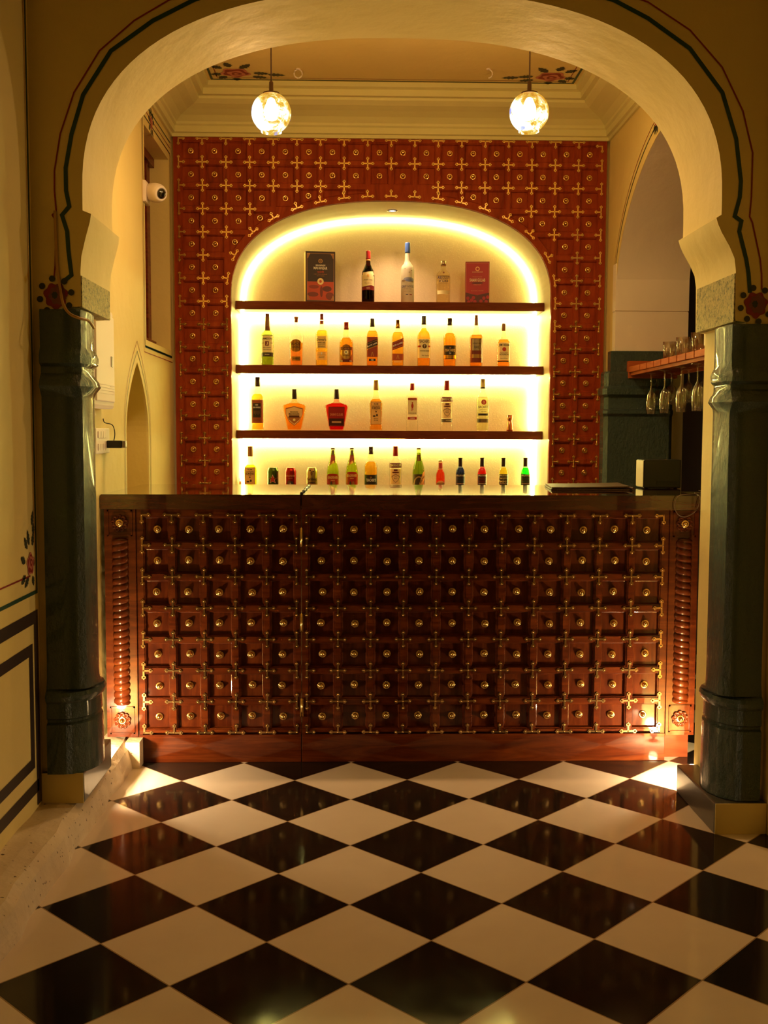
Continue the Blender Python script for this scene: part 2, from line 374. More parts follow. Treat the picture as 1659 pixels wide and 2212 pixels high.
def boss(mb, c):
    L = [fY(AF-e-.0005*k) for k in range(1, 6)]
    N = 40; w_ = lambda i: 1+.09*sin(2*pi*i/N*7)+.04*sin(2*pi*i/N*3)
    mb.add([L[0](c[0]+.036*w_(i)*cos(2*pi*i/N), c[1]+.040*w_(i)*sin(2*pi*i/N)) for i in range(N)], [tuple(range(N))], 1)
    mb.add([L[1](c[0]+.006+.026*w_(i+9)*cos(2*pi*i/N), c[1]+.002+.030*w_(i+9)*sin(2*pi*i/N)) for i in range(N)], [tuple(range(N))], 5)
    mb.add([L[2](c[0]-.003+.009*w_(i)*cos(2*pi*i/N), c[1]+.002+.011*w_(i)*sin(2*pi*i/N)) for i in range(N)], [tuple(range(N))], 4)
    for k in range(8):
        a = 2*pi*k/8+.2; q = (c[0]+.050*cos(a), c[1]+.054*sin(a))
        mb.add([L[3](q[0]+.010*cos(t), q[1]+.010*sin(t)) for t in [2*pi*i/12 for i in range(12)]], [tuple(range(12))], 4)
deco('painted_boss', wall_front, lambda mb: boss(mb, (-.950, 1.735)))
deco('painted_boss', wall_front, lambda mb: boss(mb, (1.276, 1.722)))
# left wall lines and dado
def lw(mb):
    m = fX(XW+e)
    ribbon(mb, [(3.375, 3.5), (3.375, .80), (2.2, .80)], .012, m, 0)
    ribbon(mb, [(3.355, 3.5), (3.355, .93)], .003, m, 1); ribbon(mb, [(3.31, .858), (2.2, .858)], .005, m, 1)
    Y1 = 3.375
    ribbon(mb, [(Y1-.018, .115), (Y1-.018, .722), (2.0, .722)], .040, m, 2); ribbon(mb, [(Y1-.018, .178), (2.0, .178)], .040, m, 2)
    ribbon(mb, [(Y1-.075, .28), (Y1-.075, .625), (2.0, .625)], .036, m, 2); ribbon(mb, [(Y1-.057, .262), (2.0, .262)], .036, m, 2)
    L = [fX(XW+e+.0004*k) for k in range(1, 6)]
    rose(mb, (3.315, .895), .034, L, 1, 1)
    for (dx, dz, an, l) in ((.022, .055, 1.3, .045), (.02, .12, 1.25, .05), (-.028, .05, 2.2, .05), (-.01, .06, 1.9, .055), (-.05, .01, 2.7, .05), (-.02, -.04, 3.7, .05), (-.05, -.03, 3.6, .05), (.02, -.04, -1.3, .035), (.03, -.01, 1.4, .03), (.035, .09, 1.6, .04)):
        leaf(mb, (3.315+dx, .895+dz), an, l, .011, m)
deco('painted_wall_border', wall_left, lw)
# alcove left wall: around the blind window and the little pointed niche
def al(mb):
    m = fX(XL+e)
    ribbon(mb, [(5.055, 2.785), (5.775, 2.785), (5.775, 1.712), (5.055, 1.712)], .006, m, 4, True)
    ribbon(mb, [(5.055, 1.712), (5.775, 1.712)], .012, m, 0)
    ribbon(mb, [(5.03, 2.815), (5.79, 2.815)], .004, m, 1); ribbon(mb, [(5.03, 2.845), (5.79, 2.845)], .006, m, 0)
    ribbon(mb, [(5.03, 2.815), (5.03, 1.685), (5.79, 1.685)], .004, m, 1)
    ribbon(mb, ogive(NLY, .272, 1.29, 1.675, .86), .005, m, 4); ribbon(mb, ogive(NLY, .292, 1.30, 1.72, .86), .004, m, 1)
    L = [fX(XL+e+.0004*k) for k in range(1, 6)]
    rose(mb, (5.27, 2.80), .030, L)
    for an in (.3, .9, 1.6, 2.3, 3.0, 3.8, 4.6, 5.4): leaf(mb, (5.27+.03*cos(an), 2.80+.03*sin(an)), an, .045, .012, m)
deco('painted_niche_border', wall_al, al)
def ar(mb):
    m = fX(XR-e)
    P = [p for p in sidearch() if p[0] >= 4.8]
    off = lambda d: [(y+d*.9, z+d*(.2+.9*max(0, (z-2.1)/.57))) for y, z in P]
    a = off(.04); a[0] = (a[0][0], 1.62); ribbon(mb, a[0:1]+a[1:], .007, m, 4)
    a = off(.065); a[0] = (a[0][0], 1.62); ribbon(mb, a, .004, m, 1)
    L = [fX(XR-e-.0004*k) for k in range(1, 6)]
    rose(mb, (4.90, 2.735), .026, L)
    for an in (-1.9, -1.5, -1.1, -.7, 2.6, .5): leaf(mb, (4.90+.02*cos(an), 2.735+.02*sin(an)), an, .05, .009, m)
deco('painted_side_arch_border', wall_ar, ar)
def ce(mb):
    m = fZ(ZC-e); x0, x1, y1, y0 = XL+.237+.022, XR-.237-.022, YB-.237-.018, 4.05
    ribbon(mb, [(x0, y0), (x0, y1), (x1, y1), (x1, y0)], .012, m, 0, True)
    ribbon(mb, [(x0+.03, y0), (x0+.03, y1-.03), (x1-.03, y1-.03), (x1-.03, y0)], .004, m, 1, True)
    L = [fZ(ZC-e-.0004*k) for k in range(1, 6)]
    for cx, s in ((x0+.13, 1), (x1-.13, -1)):
        rose(mb, (cx, y1-.10), .062, L, 1.15, 1)
        for (dx, dy, an, l) in ((-.07, .02, pi*.95, .06), (-.05, .05, 2.4, .06), (-.06, -.06, 3.8, .07), (.03, -.06, -.9, .09), (.09, .0, .15, .08), (.08, .05, .3, .08), (.16, .02, .1, .09), (0, .07, 1.7, .05), (-.02, -.08, -1.8, .07)):
            a = an if s > 0 else pi-an
            leaf(mb, (cx+s*dx, y1-.10+dy), a, l, .02, m)
deco('painted_ceiling_border', ceiling, ce)
# blind window shutter in the left wall
sh = MB().box(XL-.118, XL-.10, 5.09, 5.74, 1.745, 2.745)
for k in range(4): sh.box(XL-.10, XL-.085, 5.10+k*.16, 5.11+k*.16+.02, 1.75, 2.74)
sh.box(XL-.10, XL-.075, 5.09, 5.74, 1.745, 1.79).box(XL-.10, XL-.075, 5.09, 5.74, 2.70, 2.745)
o = struct(sh, 'window_1', wood('shutter_wood', (.10, .016, .006), (.17, .032, .012), (.24, .05, .02), .35, .4))
# ------------------------------------------------------------------ columns of the arch
def column(side, name, label, zt, rz, wz, plinth_z0):
    """engaged green column; side=-1 left, 1 right. rz: list of (z, swell)"""
    xi = -.862 if side < 0 else 1.190
    def sect(e_, z, rnd=0):
        w, y0, y1 = .105, AF-.022, AF+.165
        P = [(w+.03, y0-e_), (.040-rnd*.0, y0-e_), (.010, y0+.012-e_*.9), (-e_, y0+.045), (-e_, y1-.045), (.012, y1+e_*.6), (.05, y1+e_)]
        if rnd:
            P = [(w+.03, y0-e_)]
            for i in range(11):
                a = -pi/2-(pi)*i/10; P.append((.085+(.085+e_)*cos(a), (y0+y1)/2+.03+((y1-y0)/2+.03+e_)*sin(a)))
        else:
            Q = [P[0]]
            for i in range(1, len(P)-1): Q.append(P[i])
            P = Q+[P[-1]]
            while len(P) < 12: P.insert(1, ((P[0][0]+P[1][0])/2, P[1][1]))
        P.append((w+.03, (y0+y1)/2+.02)) if len(P) < 13 else None
        return [((xi+side*x*1.0 if side > 0 else xi-x), y, z) for x, y in P[:12]]
    base = thing(name, (0, 0, 0), label, 'column')
    mb = MB(); rings = [sect(ex, z, rd) for z, ex, rd in rz]
    mb.loft(rings, 0, False)
    o = mb.build('shaft', GREEN, base)
    for p in o.data.polygons: p.use_smooth = True
    o.data.set_sharp_from_angle(angle=radians(30))
    return base
def prof(zt, z1, z2, zb1, zb2, zb3, zf):
    P = [(zt, -.004, 0), (zt-.006, 0, 0), (z1+.030, .000, 0), (z1+.014, .008, 0), (z1, .014, 0), (z1-.022, .012, 0), (z1-.032, -.004, 0), (z2+.04, -.004, 0), (z2+.016, .014, 0), (z2, .020, 0), (z2-.020, .004, 0), (z2-.034, -.006, 0)]
    P += [(zb1+.10, -.006, 0), (zb1+.05, -.004, 0), (zb1+.012, .003, 0), (zb1+.002, .016, 1), (zb1-.010, .022, 1), (zb1-.024, .018, 1), (zb1-.036, .006, 1), (zb2+.010, .008, 1), (zb2+.004, .000, 1), (zb2-.004, .000, 1), (zb2-.010, .010, 1), (zf, .012, 1)]
    return P
cl = column(-1, 'green_column', 'glossy dark green column left of the bar counter, carrying one end of the arch', 0, prof(1.692, 1.545, 1.452, .470, .376, 0, .205), 0, 0)
MB().box(XW+.002, -.885, AF-.016, 3.77, .104, .205, 0, .006).build('plinth', mat('grey_green_plinth', (.075, .072, .060), .35, coat=.3), cl)
MB().box(XW+.002, -.8865, AF-.0185, AF-.0155, .1045, .204).build('plinth_front', CREAM, cl)
cr = column(1, 'green_column', 'glossy dark green column right of the bar counter, beside the lit floor patch', 0, prof(1.660, 1.500, 1.412, .440, .345, 0, .105), 0, 0)
pr = MB().box(1.172, 1.343, AF-.046, 3.768, 0, .103, 0, .006); pr.build('plinth', MC['grey_green_plinth'], cr)
MB().box(1.174, 1.343, AF-.0485, AF-.0455, .0005, .102).build('plinth_front', CREAM, cr)
# capital blocks, gold lamp reflections painted into their colour
for sd, (x0, x1, z0, z1), lb in ((-1, (-.936, -.868, 1.699, 1.799), 'dark glossy block with lamp glints painted in gold, under the left foot of the arch'), (1, (1.206, 1.26, 1.668, 1.822), 'dark glossy block with lamp glints painted in gold, under the right foot of the arch')):
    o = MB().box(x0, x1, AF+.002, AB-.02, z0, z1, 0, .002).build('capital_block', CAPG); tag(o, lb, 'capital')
# jamb column through the side arch
jc = thing('green_column', (0, 0, 0), 'dark green moulded column behind the rack of hanging glasses', 'column')
R_ = []
for z, x0, y in ((0, 1.30, 5.56), (1.40, 1.30, 5.56), (1.415, 1.292, 5.545), (1.43, 1.292, 5.545), (1.44, 1.30, 5.56), (1.50, 1.30, 5.56), (1.515, 1.288, 5.54), (1.545, 1.288, 5.54), (1.56, 1.30, 5.56), (1.625, 1.30, 5.56), (1.636, 1.305, 5.565)):
    R_.append([(x0, 5.66, z), (x0, y+.02, z), (x0+.02, y, z), (1.645, y, z), (1.665, y+.02, z), (1.665, 5.66, z)])
MB().loft(R_, 0, False).box(XR-.025, 1.70, 5.585, 5.66, 1.636, 1.745, 0, .004).build('shaft', GREEN, jc)
# ------------------------------------------------------------------ panelling parts
def fitting(arms):
    """small brass strap with clover tips and studs; arms subset of N,E,S,W; lies in XZ facing -Y"""
    mb = MB(); t = .0022
    hw, L = .0036, .0365
    def arm(ang):
        P = [(0, hw), (.021, hw), (.0225, .0085), (.026, .0072), (.029, .0090), (.0315, .0048), (L, 0)]
        P = [(hw*.0, hw)]+P[1:]; full = P+[(x, -y) for x, y in P[::-1][1:]]
        ca, sa = cos(ang), sin(ang); Q = [(x*ca-y*sa, x*sa+y*ca) for x, y in full]
        n = len(Q); mb.add([(x, -t, z) for x, z in Q]+[(x, 0, z) for x, z in Q], [tuple(range(n))]+[(i, (i+1) % n, n+(i+1) % n, n+i) for i in range(n)])
        c = (.0275*ca, -t, .0275*sa); dome(c, .0042)
    def dome(c, r): mb.lathe([(r, 0), (r*.8, -r*.55), (r*.35, -r*.85), (.0001, -r*.95)], c, 8, axis='y', cap=False)
    for a in arms: arm({'E': 0, 'N': pi/2, 'W': pi, 'S': -pi/2}[a])
    s = hw; mb.box(-s, s, -t*1.1, 0, -s, s); dome((0, -t*1.1, 0), .0036)
    return mb
FIT = {}
def fit_mesh(arms, m):
    k = (arms, m.name)
    if k not in FIT: FIT[k] = fitting(arms).mesh('brass_strap', m)
    return FIT[k]
def knob_mb(r=.0155, bead=True):
    mb = MB(); mb.lathe([(r, 0), (r, -.002), (r*.86, -.0042), (r*.74, -.003), (r*.62, -.0036), (r*.56, -.010), (r*.42, -.0145), (r*.2, -.0168), (.0002, -.0172)], (0, 0, 0), 14, axis='y', cap=False)
    if bead:
        for k in range(14):
            a = 2*pi*k/14; mb.lathe([(.0016, 0), (.0012, -.0012), (.0002, -.0018)], (r*.93*cos(a), -.003, r*.93*sin(a)), 5, axis='y', cap=False)
    return mb
KN = knob_mb().mesh('knob', BRASS); KNW = knob_mb(.0165, False).mesh('knob', BRASS)
def panel_cell(mb, xl, xr, zl, zh, ins, y0, lo=None, lob=None):
    """one coffered square: flat rail, stepped moulding, recessed field. lo(x): lower limit curve (arch)"""
    if lo is None:
        R = [(0, 0), (ins*.55, 0), (ins*.62, .004), (ins*.78, .004), (ins, .016), (ins+.001, .0165)]
        rings = [[(xl+a, y0+d, zl+a), (xr-a, y0+d, zl+a), (xr-a, y0+d, zh-a), (xl+a, y0+d, zh-a)] for a, d in R]
        mb.loft(rings, 0, False, cap=False); a, d = R[-1]
        mb.add([(xl+a, y0+d, zl+a), (xr-a, y0+d, zl+a), (xr-a, y0+d, zh-a), (xl+a, y0+d, zh-a)], [(0, 1, 2, 3)], 1); return True
    def region(xl, xr, zl, zh, f, N=14):
        xs = [xl+(xr-xl)*i/60 for i in range(61)]; ok = [x for x in xs if f(x) < zh-.002]
        if len(ok) < 2: return None
        a, b = ok[0], ok[-1]
        if b-a < .004: return None
        q = [a+(b-a)*i/N for i in range(N+1)]
        return [(x, max(zl, f(x))) for x in q]+[(x, zh) for x in q[::-1]]
    o = region(xl, xr, zl, zh, lo)
    if not o: return False
    i1 = region(xl+ins*.6, xr-ins*.6, zl+ins*.6, zh-ins*.6, lambda x: lob(x)-ins*.4); i2 = region(xl+ins, xr-ins, zl+ins, zh-ins, lob)
    big = i1 and i2 and (max(p[1] for p in i2)-min(p[1] for p in i2)) > .014 and (max(p[0] for p in i2)-min(p[0] for p in i2)) > .02
    if not big: mb.add([(x, y0, z) for x, z in o], [tuple(range(len(o)))], 0); return False
    mb.loft([[(x, y0, z) for x, z in o], [(x, y0, z) for x, z in i1], [(x, y0+.004, z) for x, z in i1], [(x, y0+.015, z) for x, z in i2]], 0, False, cap=False)
    mb.add([(x, y0+.0155, z) for x, z in i2], [tuple(range(len(i2)))], 1)
    c = i2[len(i2)//2-1]
    n = 15; area = sum((i2[k+1][0]-i2[k][0])*(zh-ins-(i2[k][1]+i2[k+1][1])/2) for k in range(n-1))
    if area < .0022: return False
    sx = sum((i2[k][0]+i2[k+1][0])/2*(i2[k+1][0]-i2[k][0])*(zh-ins-(i2[k][1]+i2[k+1][1])/2) for k in range(n-1))/area
    k = min(range(n), key=lambda q: abs(i2[q][0]-sx)); return (sx, (i2[k][1]+zh-ins)/2)
# ------------------------------------------------------------------ wall panelling round the niche
YP = YB
gx0, gx1, ncx = -.957, 1.317, 18; gz1, gz0, ncz = 2.873, 1.033, 15
dx, dz = (gx1-gx0)/ncx, (gz1-gz0)/ncz
def lowf(b):
    def f(x):
        u = abs(x-NCX)/(NA+b)
        return -9 if u >= 1 else NZ+(NH+b)*(1-u**NN)**(1/NN)
    return f
wp = thing('wall_panelling', (0, YP, 0), 'polished red-brown coffered wood panelling with brass straps around the lit bottle niche', 'wall panelling')
mb = MB(); knobs = []
for i in range(ncx):
    for j in range(ncz):
        xl, xr = gx0+i*dx, gx0+(i+1)*dx; zh, zl = gz1-j*dz, gz1-(j+1)*dz
        f, fb = lowf(0), lowf(.045)
        if min(f(xl), f(xr), f((xl+xr)/2)) >= zh and j > 0 and abs((xl+xr)/2-NCX) < NA: continue
        clear = max(f(x) for x in (xl, xr)) < zl-.05 and not (xl < NCX-NA < xr or xl < NCX+NA < xr)
        if abs(xl-NCX) > NA and abs(xr-NCX) > NA: clear = True
        if clear: r = panel_cell(mb, xl, xr, zl, zh, .021, 0); knobs.append(((xl+xr)/2, (zl+zh)/2))
        else:
            r = panel_cell(mb, xl, xr, zl, zh, .021, 0, f, fb)
            if r and r is not True: knobs.append(r)
ex0, ex1, et, eb = -.985, 1.344, 2.884, .90
mb.box(ex0, gx0, 0, .028, eb, et).box(gx1, ex1, 0, .028, eb, et).box(gx0, gx1, 0, .028, gz1, et)
mb.box(gx0, NCX-NA, 0, .028, eb, gz0).box(NCX+NA, gx1, 0, .028, eb, gz0)
mb.box(gx0, NCX-NA, .018, .029, eb, gz1).box(NCX+NA, gx1, .018, .029, eb, gz1)
# edge of the opening: thin wooden lining
inr = sarch(NCX, NA+.0005, NZ, NH+.0005, NN, 56, down=.95); otr = sarch(NCX, NA+.03, NZ, NH+.03, NN, 56, down=.95)
n_ = len(inr)
mb.add([(x, -.001, z) for x, z in inr]+[(x, .029, z) for x, z in inr], [(i, i+1, n_+i+1, n_+i) for i in range(n_-1)], 0)
mb.add([(x, -.001, z) for x, z in inr]+[(x, -.001, z) for x, z in otr], [(i, i+1, n_+i+1, n_+i) for i in range(n_-1)], 0)
mb.add([(x, -.001, z) for x, z in otr]+[(x, .012, z) for x, z in otr], [(i, i+1, n_+i+1, n_+i) for i in range(n_-1)], 0)
mb.build('coffered_frame', [WOODW, WOODW], wp)
fits = []
for i in range(ncx+1):
    for j in range(ncz+1):
        x, z = gx0+i*dx, gz1-j*dz
        if j == 0 and i == ncx: z -= .02
        if lowf(.035)(x) > z-.0 or (abs(x-NCX) < NA+.03 and z < NZ): continue
        a = ''
        if j > 0: a += 'N'
        if i < ncx and not (lowf(.02)(x+.037) > z): a += 'E'
        if j < ncz and not (lowf(.02)(x) > z-.04): a += 'S'
        if i > 0 and not (lowf(.02)(x-.037) > z): a += 'W'
        if i == 0 or i == ncx: z += 0
        if abs(x-NCX) > NA+.03 and abs(abs(x-NCX)-NA-.06) < .0: a = a
        fits.append((x, z, a, 0))
# straps along the rim of the opening
for i in range(ncx+1):
    x = gx0+i*dx; u = abs(x-NCX)/(NA+.022)
    if u < .93:
        z = NZ+(NH+.022)*(1-u**NN)**(1/NN); dzx = -(NH+.022)/(NA+.022)*u**(NN-1)*(1-u**NN)**(1/NN-1)*(1 if x > NCX else -1)
        fits.append((x, z, 'NEW', math.atan(dzx)))
for j in range(1, ncz+1):
    z = gz1-j*dz
    for s in (-1, 1):
        b = .022
        if z < NZ: x = NCX+s*(NA+b); fits.append((x, z, 'NWS' if s < 0 else 'NES', 0)); continue
        v_ = (z-NZ)/(NH+b)
        if v_ < .80:
            x = NCX+s*(NA+b)*(1-v_**NN)**(1/NN); ang = math.atan2(1, -s*((NA+b)/(NH+b))*v_**(NN-1)*(1-v_**NN)**(1/NN-1))
            fits.append((x, z, 'NEW', ang+(pi if s > 0 else 0)))
seen = []; keep = []
for f_ in fits[::-1]:
    if all((f_[0]-q[0])**2+(f_[1]-q[1])**2 > .056**2 for q in seen): seen.append(f_[:2]); keep.append(f_)
def strap(me_arms, m, name, par, x, y, z, ang): return inst(fit_mesh(me_arms, m), name, par, (x, y, z), (0, -ang, 0))
def rest_mesh(items, src_of, name, m, par):
    mb = MB()
    for it in items:
        me, x, y, z, ang = src_of(it); R = Matrix.Translation((x, y, z)) @ Matrix.Rotation(-ang, 4, 'Y')
        mb.add([tuple(R @ q.co) for q in me.vertices], [tuple(p.vertices) for p in me.polygons], 0, True)
    o = mb.build(name, m, par); o['kind'] = 'stuff'; return o
keep.sort(key=lambda f: -f[1]); far = keep[100:]
for x, z, a, an in keep[:100]: strap(a, BRASS, 'brass_strap', wp, x, -.0012, z, an)
if far: rest_mesh(far, lambda f: (fit_mesh(f[2], BRASS), f[0], -.0012, f[1], f[3]), 'brass_straps', BRASS, wp)
knobs.sort(key=lambda k: -k[1])
for x, z in knobs[:100]: inst(KNW, 'knob', wp, (x, .0155, z))
if knobs[100:]: rest_mesh(knobs[100:], lambda k: (KNW, k[0], .0155, k[1], 0), 'knobs', BRASS, wp)
# ------------------------------------------------------------------ niche shelves with light strips, downlight
LEDM = mat('led_diffuser', (1, 1, 1), .5, emit=LED_C, es=LED_E); LEDA = mat('led_diffuser_dim', (1, 1, 1), .5, emit=LED_C, es=LED_E*.28)
SHZ = (2.043, 1.688, 1.322); SHT = .047
xn0, xn1 = NCX-NA+.001, NCX+NA-.001
ords = ('uppermost', 'middle', 'lowest')
for k, z in enumerate(SHZ):
    w0, w1 = xn0, xn1
    s_ = thing('wall_shelf', (NCX, 6.14, z-SHT), ('uppermost dark wood shelf in the niche, holding two boxed bottles', 'second dark wood shelf from the top, holding ten whisky bottles', 'third dark wood shelf down, holding the two wide flasks and copper jigger')[k], 'shelf', 'niche shelves')
    MB().box(w0-NCX, w1-NCX, -.14, .14, 0, SHT, 0, .002).build('board', WOODS, s_)
    MB().box(w0-NCX+.01, w1-NCX-.01, .113, .135, -.010, 0).build('led_strip', LEDM, s_)
# base cabinet top behind the bar
tag(MB().box(xn0, xn1, 5.84, 6.28, .90, .948, 0, .003).build('back_counter', WOODS), 'low dark wood counter at the niche bottom, holding cans and small bottles', 'counter')
for s in (-1, 1):
    x = NCX+s*(NA-.009)
    for (za, zb) in ((.95, SHZ[2]-SHT-.012), (SHZ[2]+.002, SHZ[1]-SHT-.012), (SHZ[1]+.002, SHZ[0]-SHT-.012)):
        o = MB().box(x-.007, x+.007, 6.262, 6.278, za, zb).build('led_strip', LEDM)
        nm = {.95: 'lowest', SHZ[2]+.002: 'middle', SHZ[1]+.002: 'upper'}[za]
        tag(o, 'glowing vertical light strip in the %s back corner of the %s niche compartment' % ('left' if s < 0 else 'right', nm), 'light strip', 'corner light strips')
pa = sarch(NCX, NA-.012, NZ, NH-.012, NN, 48); mbl = MB()
mbl.loft([[(x-(x-NCX)*.012, 6.262, z-.004), (x-(x-NCX)*.012, 6.276, z-.004), (x, 6.276, z+.004), (x, 6.262, z+.004)] for x, z in pa], 0, False)
tag(mbl.build('led_strip', LEDA), 'glowing curved light strip following the arched top of the niche', 'light strip')
dl = thing('ceiling_downlight', (.195, 6.05, NZ+NH-.001), 'small round recessed spotlight in the arched niche soffit', 'spotlight')
MB().lathe([(.030, 0), (.030, -.003), (.022, -.005), (.021, -.002)], (0, 0, 0), 24, cap=False).build('trim_ring', DMETAL, dl)
MB().lathe([(.021, -.001), (.015, -.0035), (.0001, -.004)], (0, 0, 0), 20, cap=False).build('lens', mat('downlight_lens', (1, 1, 1), .3, emit=(1, .80, .62), es=8), dl)
L = bpy.data.lights.new('niche_spot', 'SPOT'); L.energy = P_DOWN*8; L.color = (1, .64, .34); L.spot_size = radians(110); L.spot_blend = .9; L.shadow_soft_size = .02
lo_ = bpy.data.objects.new('niche_spot', L); C.objects.link(lo_); lo_.location = (.195, 6.03, NZ+NH-.02)
# ------------------------------------------------------------------ bar counter
YF = 4.14
def rope_post(par, x0, x1, z0, z1, mir):
    w = x1-x0; cx = (x0+x1)/2
    MB().box(x0, x1, -.008, .12, z0, z1).build('post', WOODH, par)
    for (a, b) in ((z0+.012, z0+.122), (z1-.105, z1-.002)):
        fr = MB(); fr.box(x0+.012, x1-.012, -.012, -.008, a, a+.006).box(x0+.012, x1-.012, -.012, -.008, b-.006, b).box(x0+.012, x0+.018, -.012, -.008, a, b).box(x1-.018, x1-.012, -.012, -.008, a, b)
        fr.build('moulding', WOODH, par)
    za, zb = z0+.128, z1-.112; R = .033; rings = []
    N = 300; p = .0262
    for i in range(N+1):
        z = za+(zb-za)*i/N; ring = []
        en = min(1, min(i, N-i)/6+.35)
        for k in range(17):
            a = pi+pi*k/16; ph = (z/p-mir*(a-pi)/pi*.62) % 1
            r = R*(.80+.22*sqrt(max(0, 1-(2*ph-1)**2)))*en**.3
            ring.append((cx+r*cos(a), -.004+r*sin(a)*.75, z))
        rings.append(ring)
    MB().loft(rings, 0, True, cap=False, closed=False).build('rope_turning', WOODH, par)
    for zc in (z0+.067, z1-.053):
        fl = MB()
        for k in range(9):
            a = 2*pi*k/9+.2
            fl.lathe([(.0100, 0), (.0100, -.004), (.0078, -.008), (.006, -.0075), (.003, -.0055), (.0002, -.005)], (cx+.0245*cos(a), -.009, zc+.0245*sin(a)), 12, axis='y', cap=False)
        fl.lathe([(.031, 0), (.030, -.003), (.014, -.0045)], (cx, -.0085, zc), 36, axis='y', cap=True)
        fl.build('rosette', WOODH, par); inst(KN, 'knob', par, (cx, -.0135, zc))
def counter_part(name, label, gx, nc, sx, post, xr, zrng, topx, mir, lb):
    t = thing(name, (0, YF, 0), label, 'bar counter'); x0 = gx; x1 = gx+nc*sx; zt, zb, nr = .992, .120, 7; sz = (zt-zb)/nr
    mb = MB()
    for i in range(nc):
        for j in range(nr): panel_cell(mb, x0+i*sx, x0+(i+1)*sx, zb+j*sz, zb+(j+1)*sz, .019, 0)
    mb.box(x0, x1, 0, .03, zt, 1.008); mb.box(xr[0], x0, 0, .03, .0, 1.008); mb.box(x1, xr[1], 0, .03, .0, 1.008); mb.box(x0, x1, .018, .04, zb, zt)
    mb.build('coffered_front', [WOODH, WOODV], t)
    MB().box(xr[0], xr[1], -.004, .03, 0, zb-.008, 0, .002).build('kick_board', WOODH, t)
    for i in range(nc+1):
        for j in range(nr+1):
            a = ('N' if j < nr else '')+('E' if i < nc else '')+('S' if j > 0 else '')+('W' if i > 0 else '')
            ox = .006 if i == 0 else (-.006 if i == nc else 0)
            strap(a, BRASSD, 'brass_strap', t, x0+i*sx+ox, -.001, zb+j*sz+(-.006 if j == nr else 0), random.uniform(-.03, .03))
    for i in range(nc):
        for j in range(nr): inst(KN, 'knob', t, (x0+(i+.5)*sx+random.uniform(-.004, .004), .0155, zb+(j+.5)*sz+random.uniform(-.003, .003)))
    rope_post(t, post[0], post[1], .106, 1.008, mir)
    return t
XJ = -.2185
tl = counter_part('bar_counter', 'left part of dark coffered wooden bar with brass knobs, from rope-carved post to vertical joint', -.847, 5, (.615)/5, (-.985, -.864), (-.864, XJ-.0015), None, None, 1, '')
tr_ = counter_part('bar_counter', 'wide right part of dark coffered wooden bar with brass knobs, ending at the right column', -.204, 11, (1.421)/11, (1.236, 1.350), (XJ+.0015, 1.236), None, None, -1, '')
def ctop(par, pts):
    bm = bmesh.new(); vs = [bm.verts.new((x, y, 1.009)) for x, y in pts]; f = bm.faces.new(vs)
    r = bmesh.ops.extrude_face_region(bm, geom=[f]); bmesh.ops.translate(bm, vec=(0, 0, .058), verts=[q for q in r['geom'] if isinstance(q, bmesh.types.BMVert)])
    bmesh.ops.bevel(bm, geom=[e_ for e_ in bm.edges], offset=.003, segments=2, affect='EDGES')
    m = MB().bm(bm); return m.build('worktop', WOODT, par)
ctop(tl, [(-.998, -.018), (XJ-.001, -.018), (XJ-.001, .82), (-.998, .82)])
ctop(tr_, [(XJ+.001, -.018), (1.352, -.018), (1.358, .26), (1.44, .26), (1.44, .60), (1.34, .72), (1.19, .80), (XJ+.001, .82)])
for par, a, b in ((tl, -.985, XJ-.002), (tr_, XJ+.002, 1.345)): MB().box(a, b, .045, .075, .0, 1.008).build('carcass', WOODS, par)
hg = MB()
for z in (.90, .56, .22): hg.tube([(XJ, -.004, z-.038), (XJ, -.004, z+.038)], .0035, 8).box(XJ-.007, XJ+.007, -.002, .0, z-.036, z+.036)
hg.build('hinge', BRASS, tr_)
hb = MB()
for k in range(5): hb.lathe([(.0001, -.007), (.005, -.005), (.007, 0), (.005, .005), (.0001, .007)], (XJ, .03+k*.16, 1.070), 10, axis='x')
hb.tube([(XJ, .02, 1.070), (XJ, .70, 1.070)], .004, 6); hb.build('top_hinge', BLACKP, tr_)
# ------------------------------------------------------------------ pendants
GL = bpy.data.materials.new('mosaic_glass'); GL.use_nodes = True; nt = GL.node_tree; nt.nodes.clear()
out = nd(GL, 'ShaderNodeOutputMaterial'); em = nd(GL, 'ShaderNodeEmission'); tr2 = nd(GL, 'ShaderNodeBsdfTransparent'); mxs = nd(GL, 'ShaderNodeMixShader')
v = coord(GL); n1 = noise(GL, v, 26, 5, .75, .6); n2 = noise(GL, v, 6, 2)
ad = nd(GL, 'ShaderNodeMath', operation='MULTIPLY_ADD'); lk(GL, n1, ad.inputs[0]); ad.inputs[1].default_value = .6; 
sc_ = nd(GL, 'ShaderNodeMath', operation='MULTIPLY'); lk(GL, n2, sc_.inputs[0]); sc_.inputs[1].default_value = .6; lk(GL, sc_.outputs[0], ad.inputs[2])
cr_ = ramp(GL, ad.outputs[0], [(.48, (.26, .11, .006)), (.56, (.36, .26, .04)), (.60, (.55, .55, .40)), (.65, (.9, .95, .85))])
vo = nd(GL, 'ShaderNodeTexVoronoi'); vo.inputs['Scale'].default_value = 11; lk(GL, v, vo.inputs['Vector'])
bl = nd(GL, 'ShaderNodeMixRGB'); lk(GL, ramp(GL, vo.outputs['Distance'], [(.12, (1, 1, 1)), (.20, (0, 0, 0))]), bl.inputs[0]); lk(GL, cr_, bl.inputs[1]); bl.inputs[2].default_value = (.10, .13, .42, 1)
lk(GL, bl.outputs[0], em.inputs[0]); em.inputs[1].default_value = GLOBE_E; tr2.inputs[0].default_value = (.80, .78, .74, 1); mxs.inputs[0].default_value = .70
lk(GL, em.outputs[0], mxs.inputs[2]); lk(GL, tr2.outputs[0], mxs.inputs[1]); lk(GL, mxs.outputs[0], out.inputs[0])
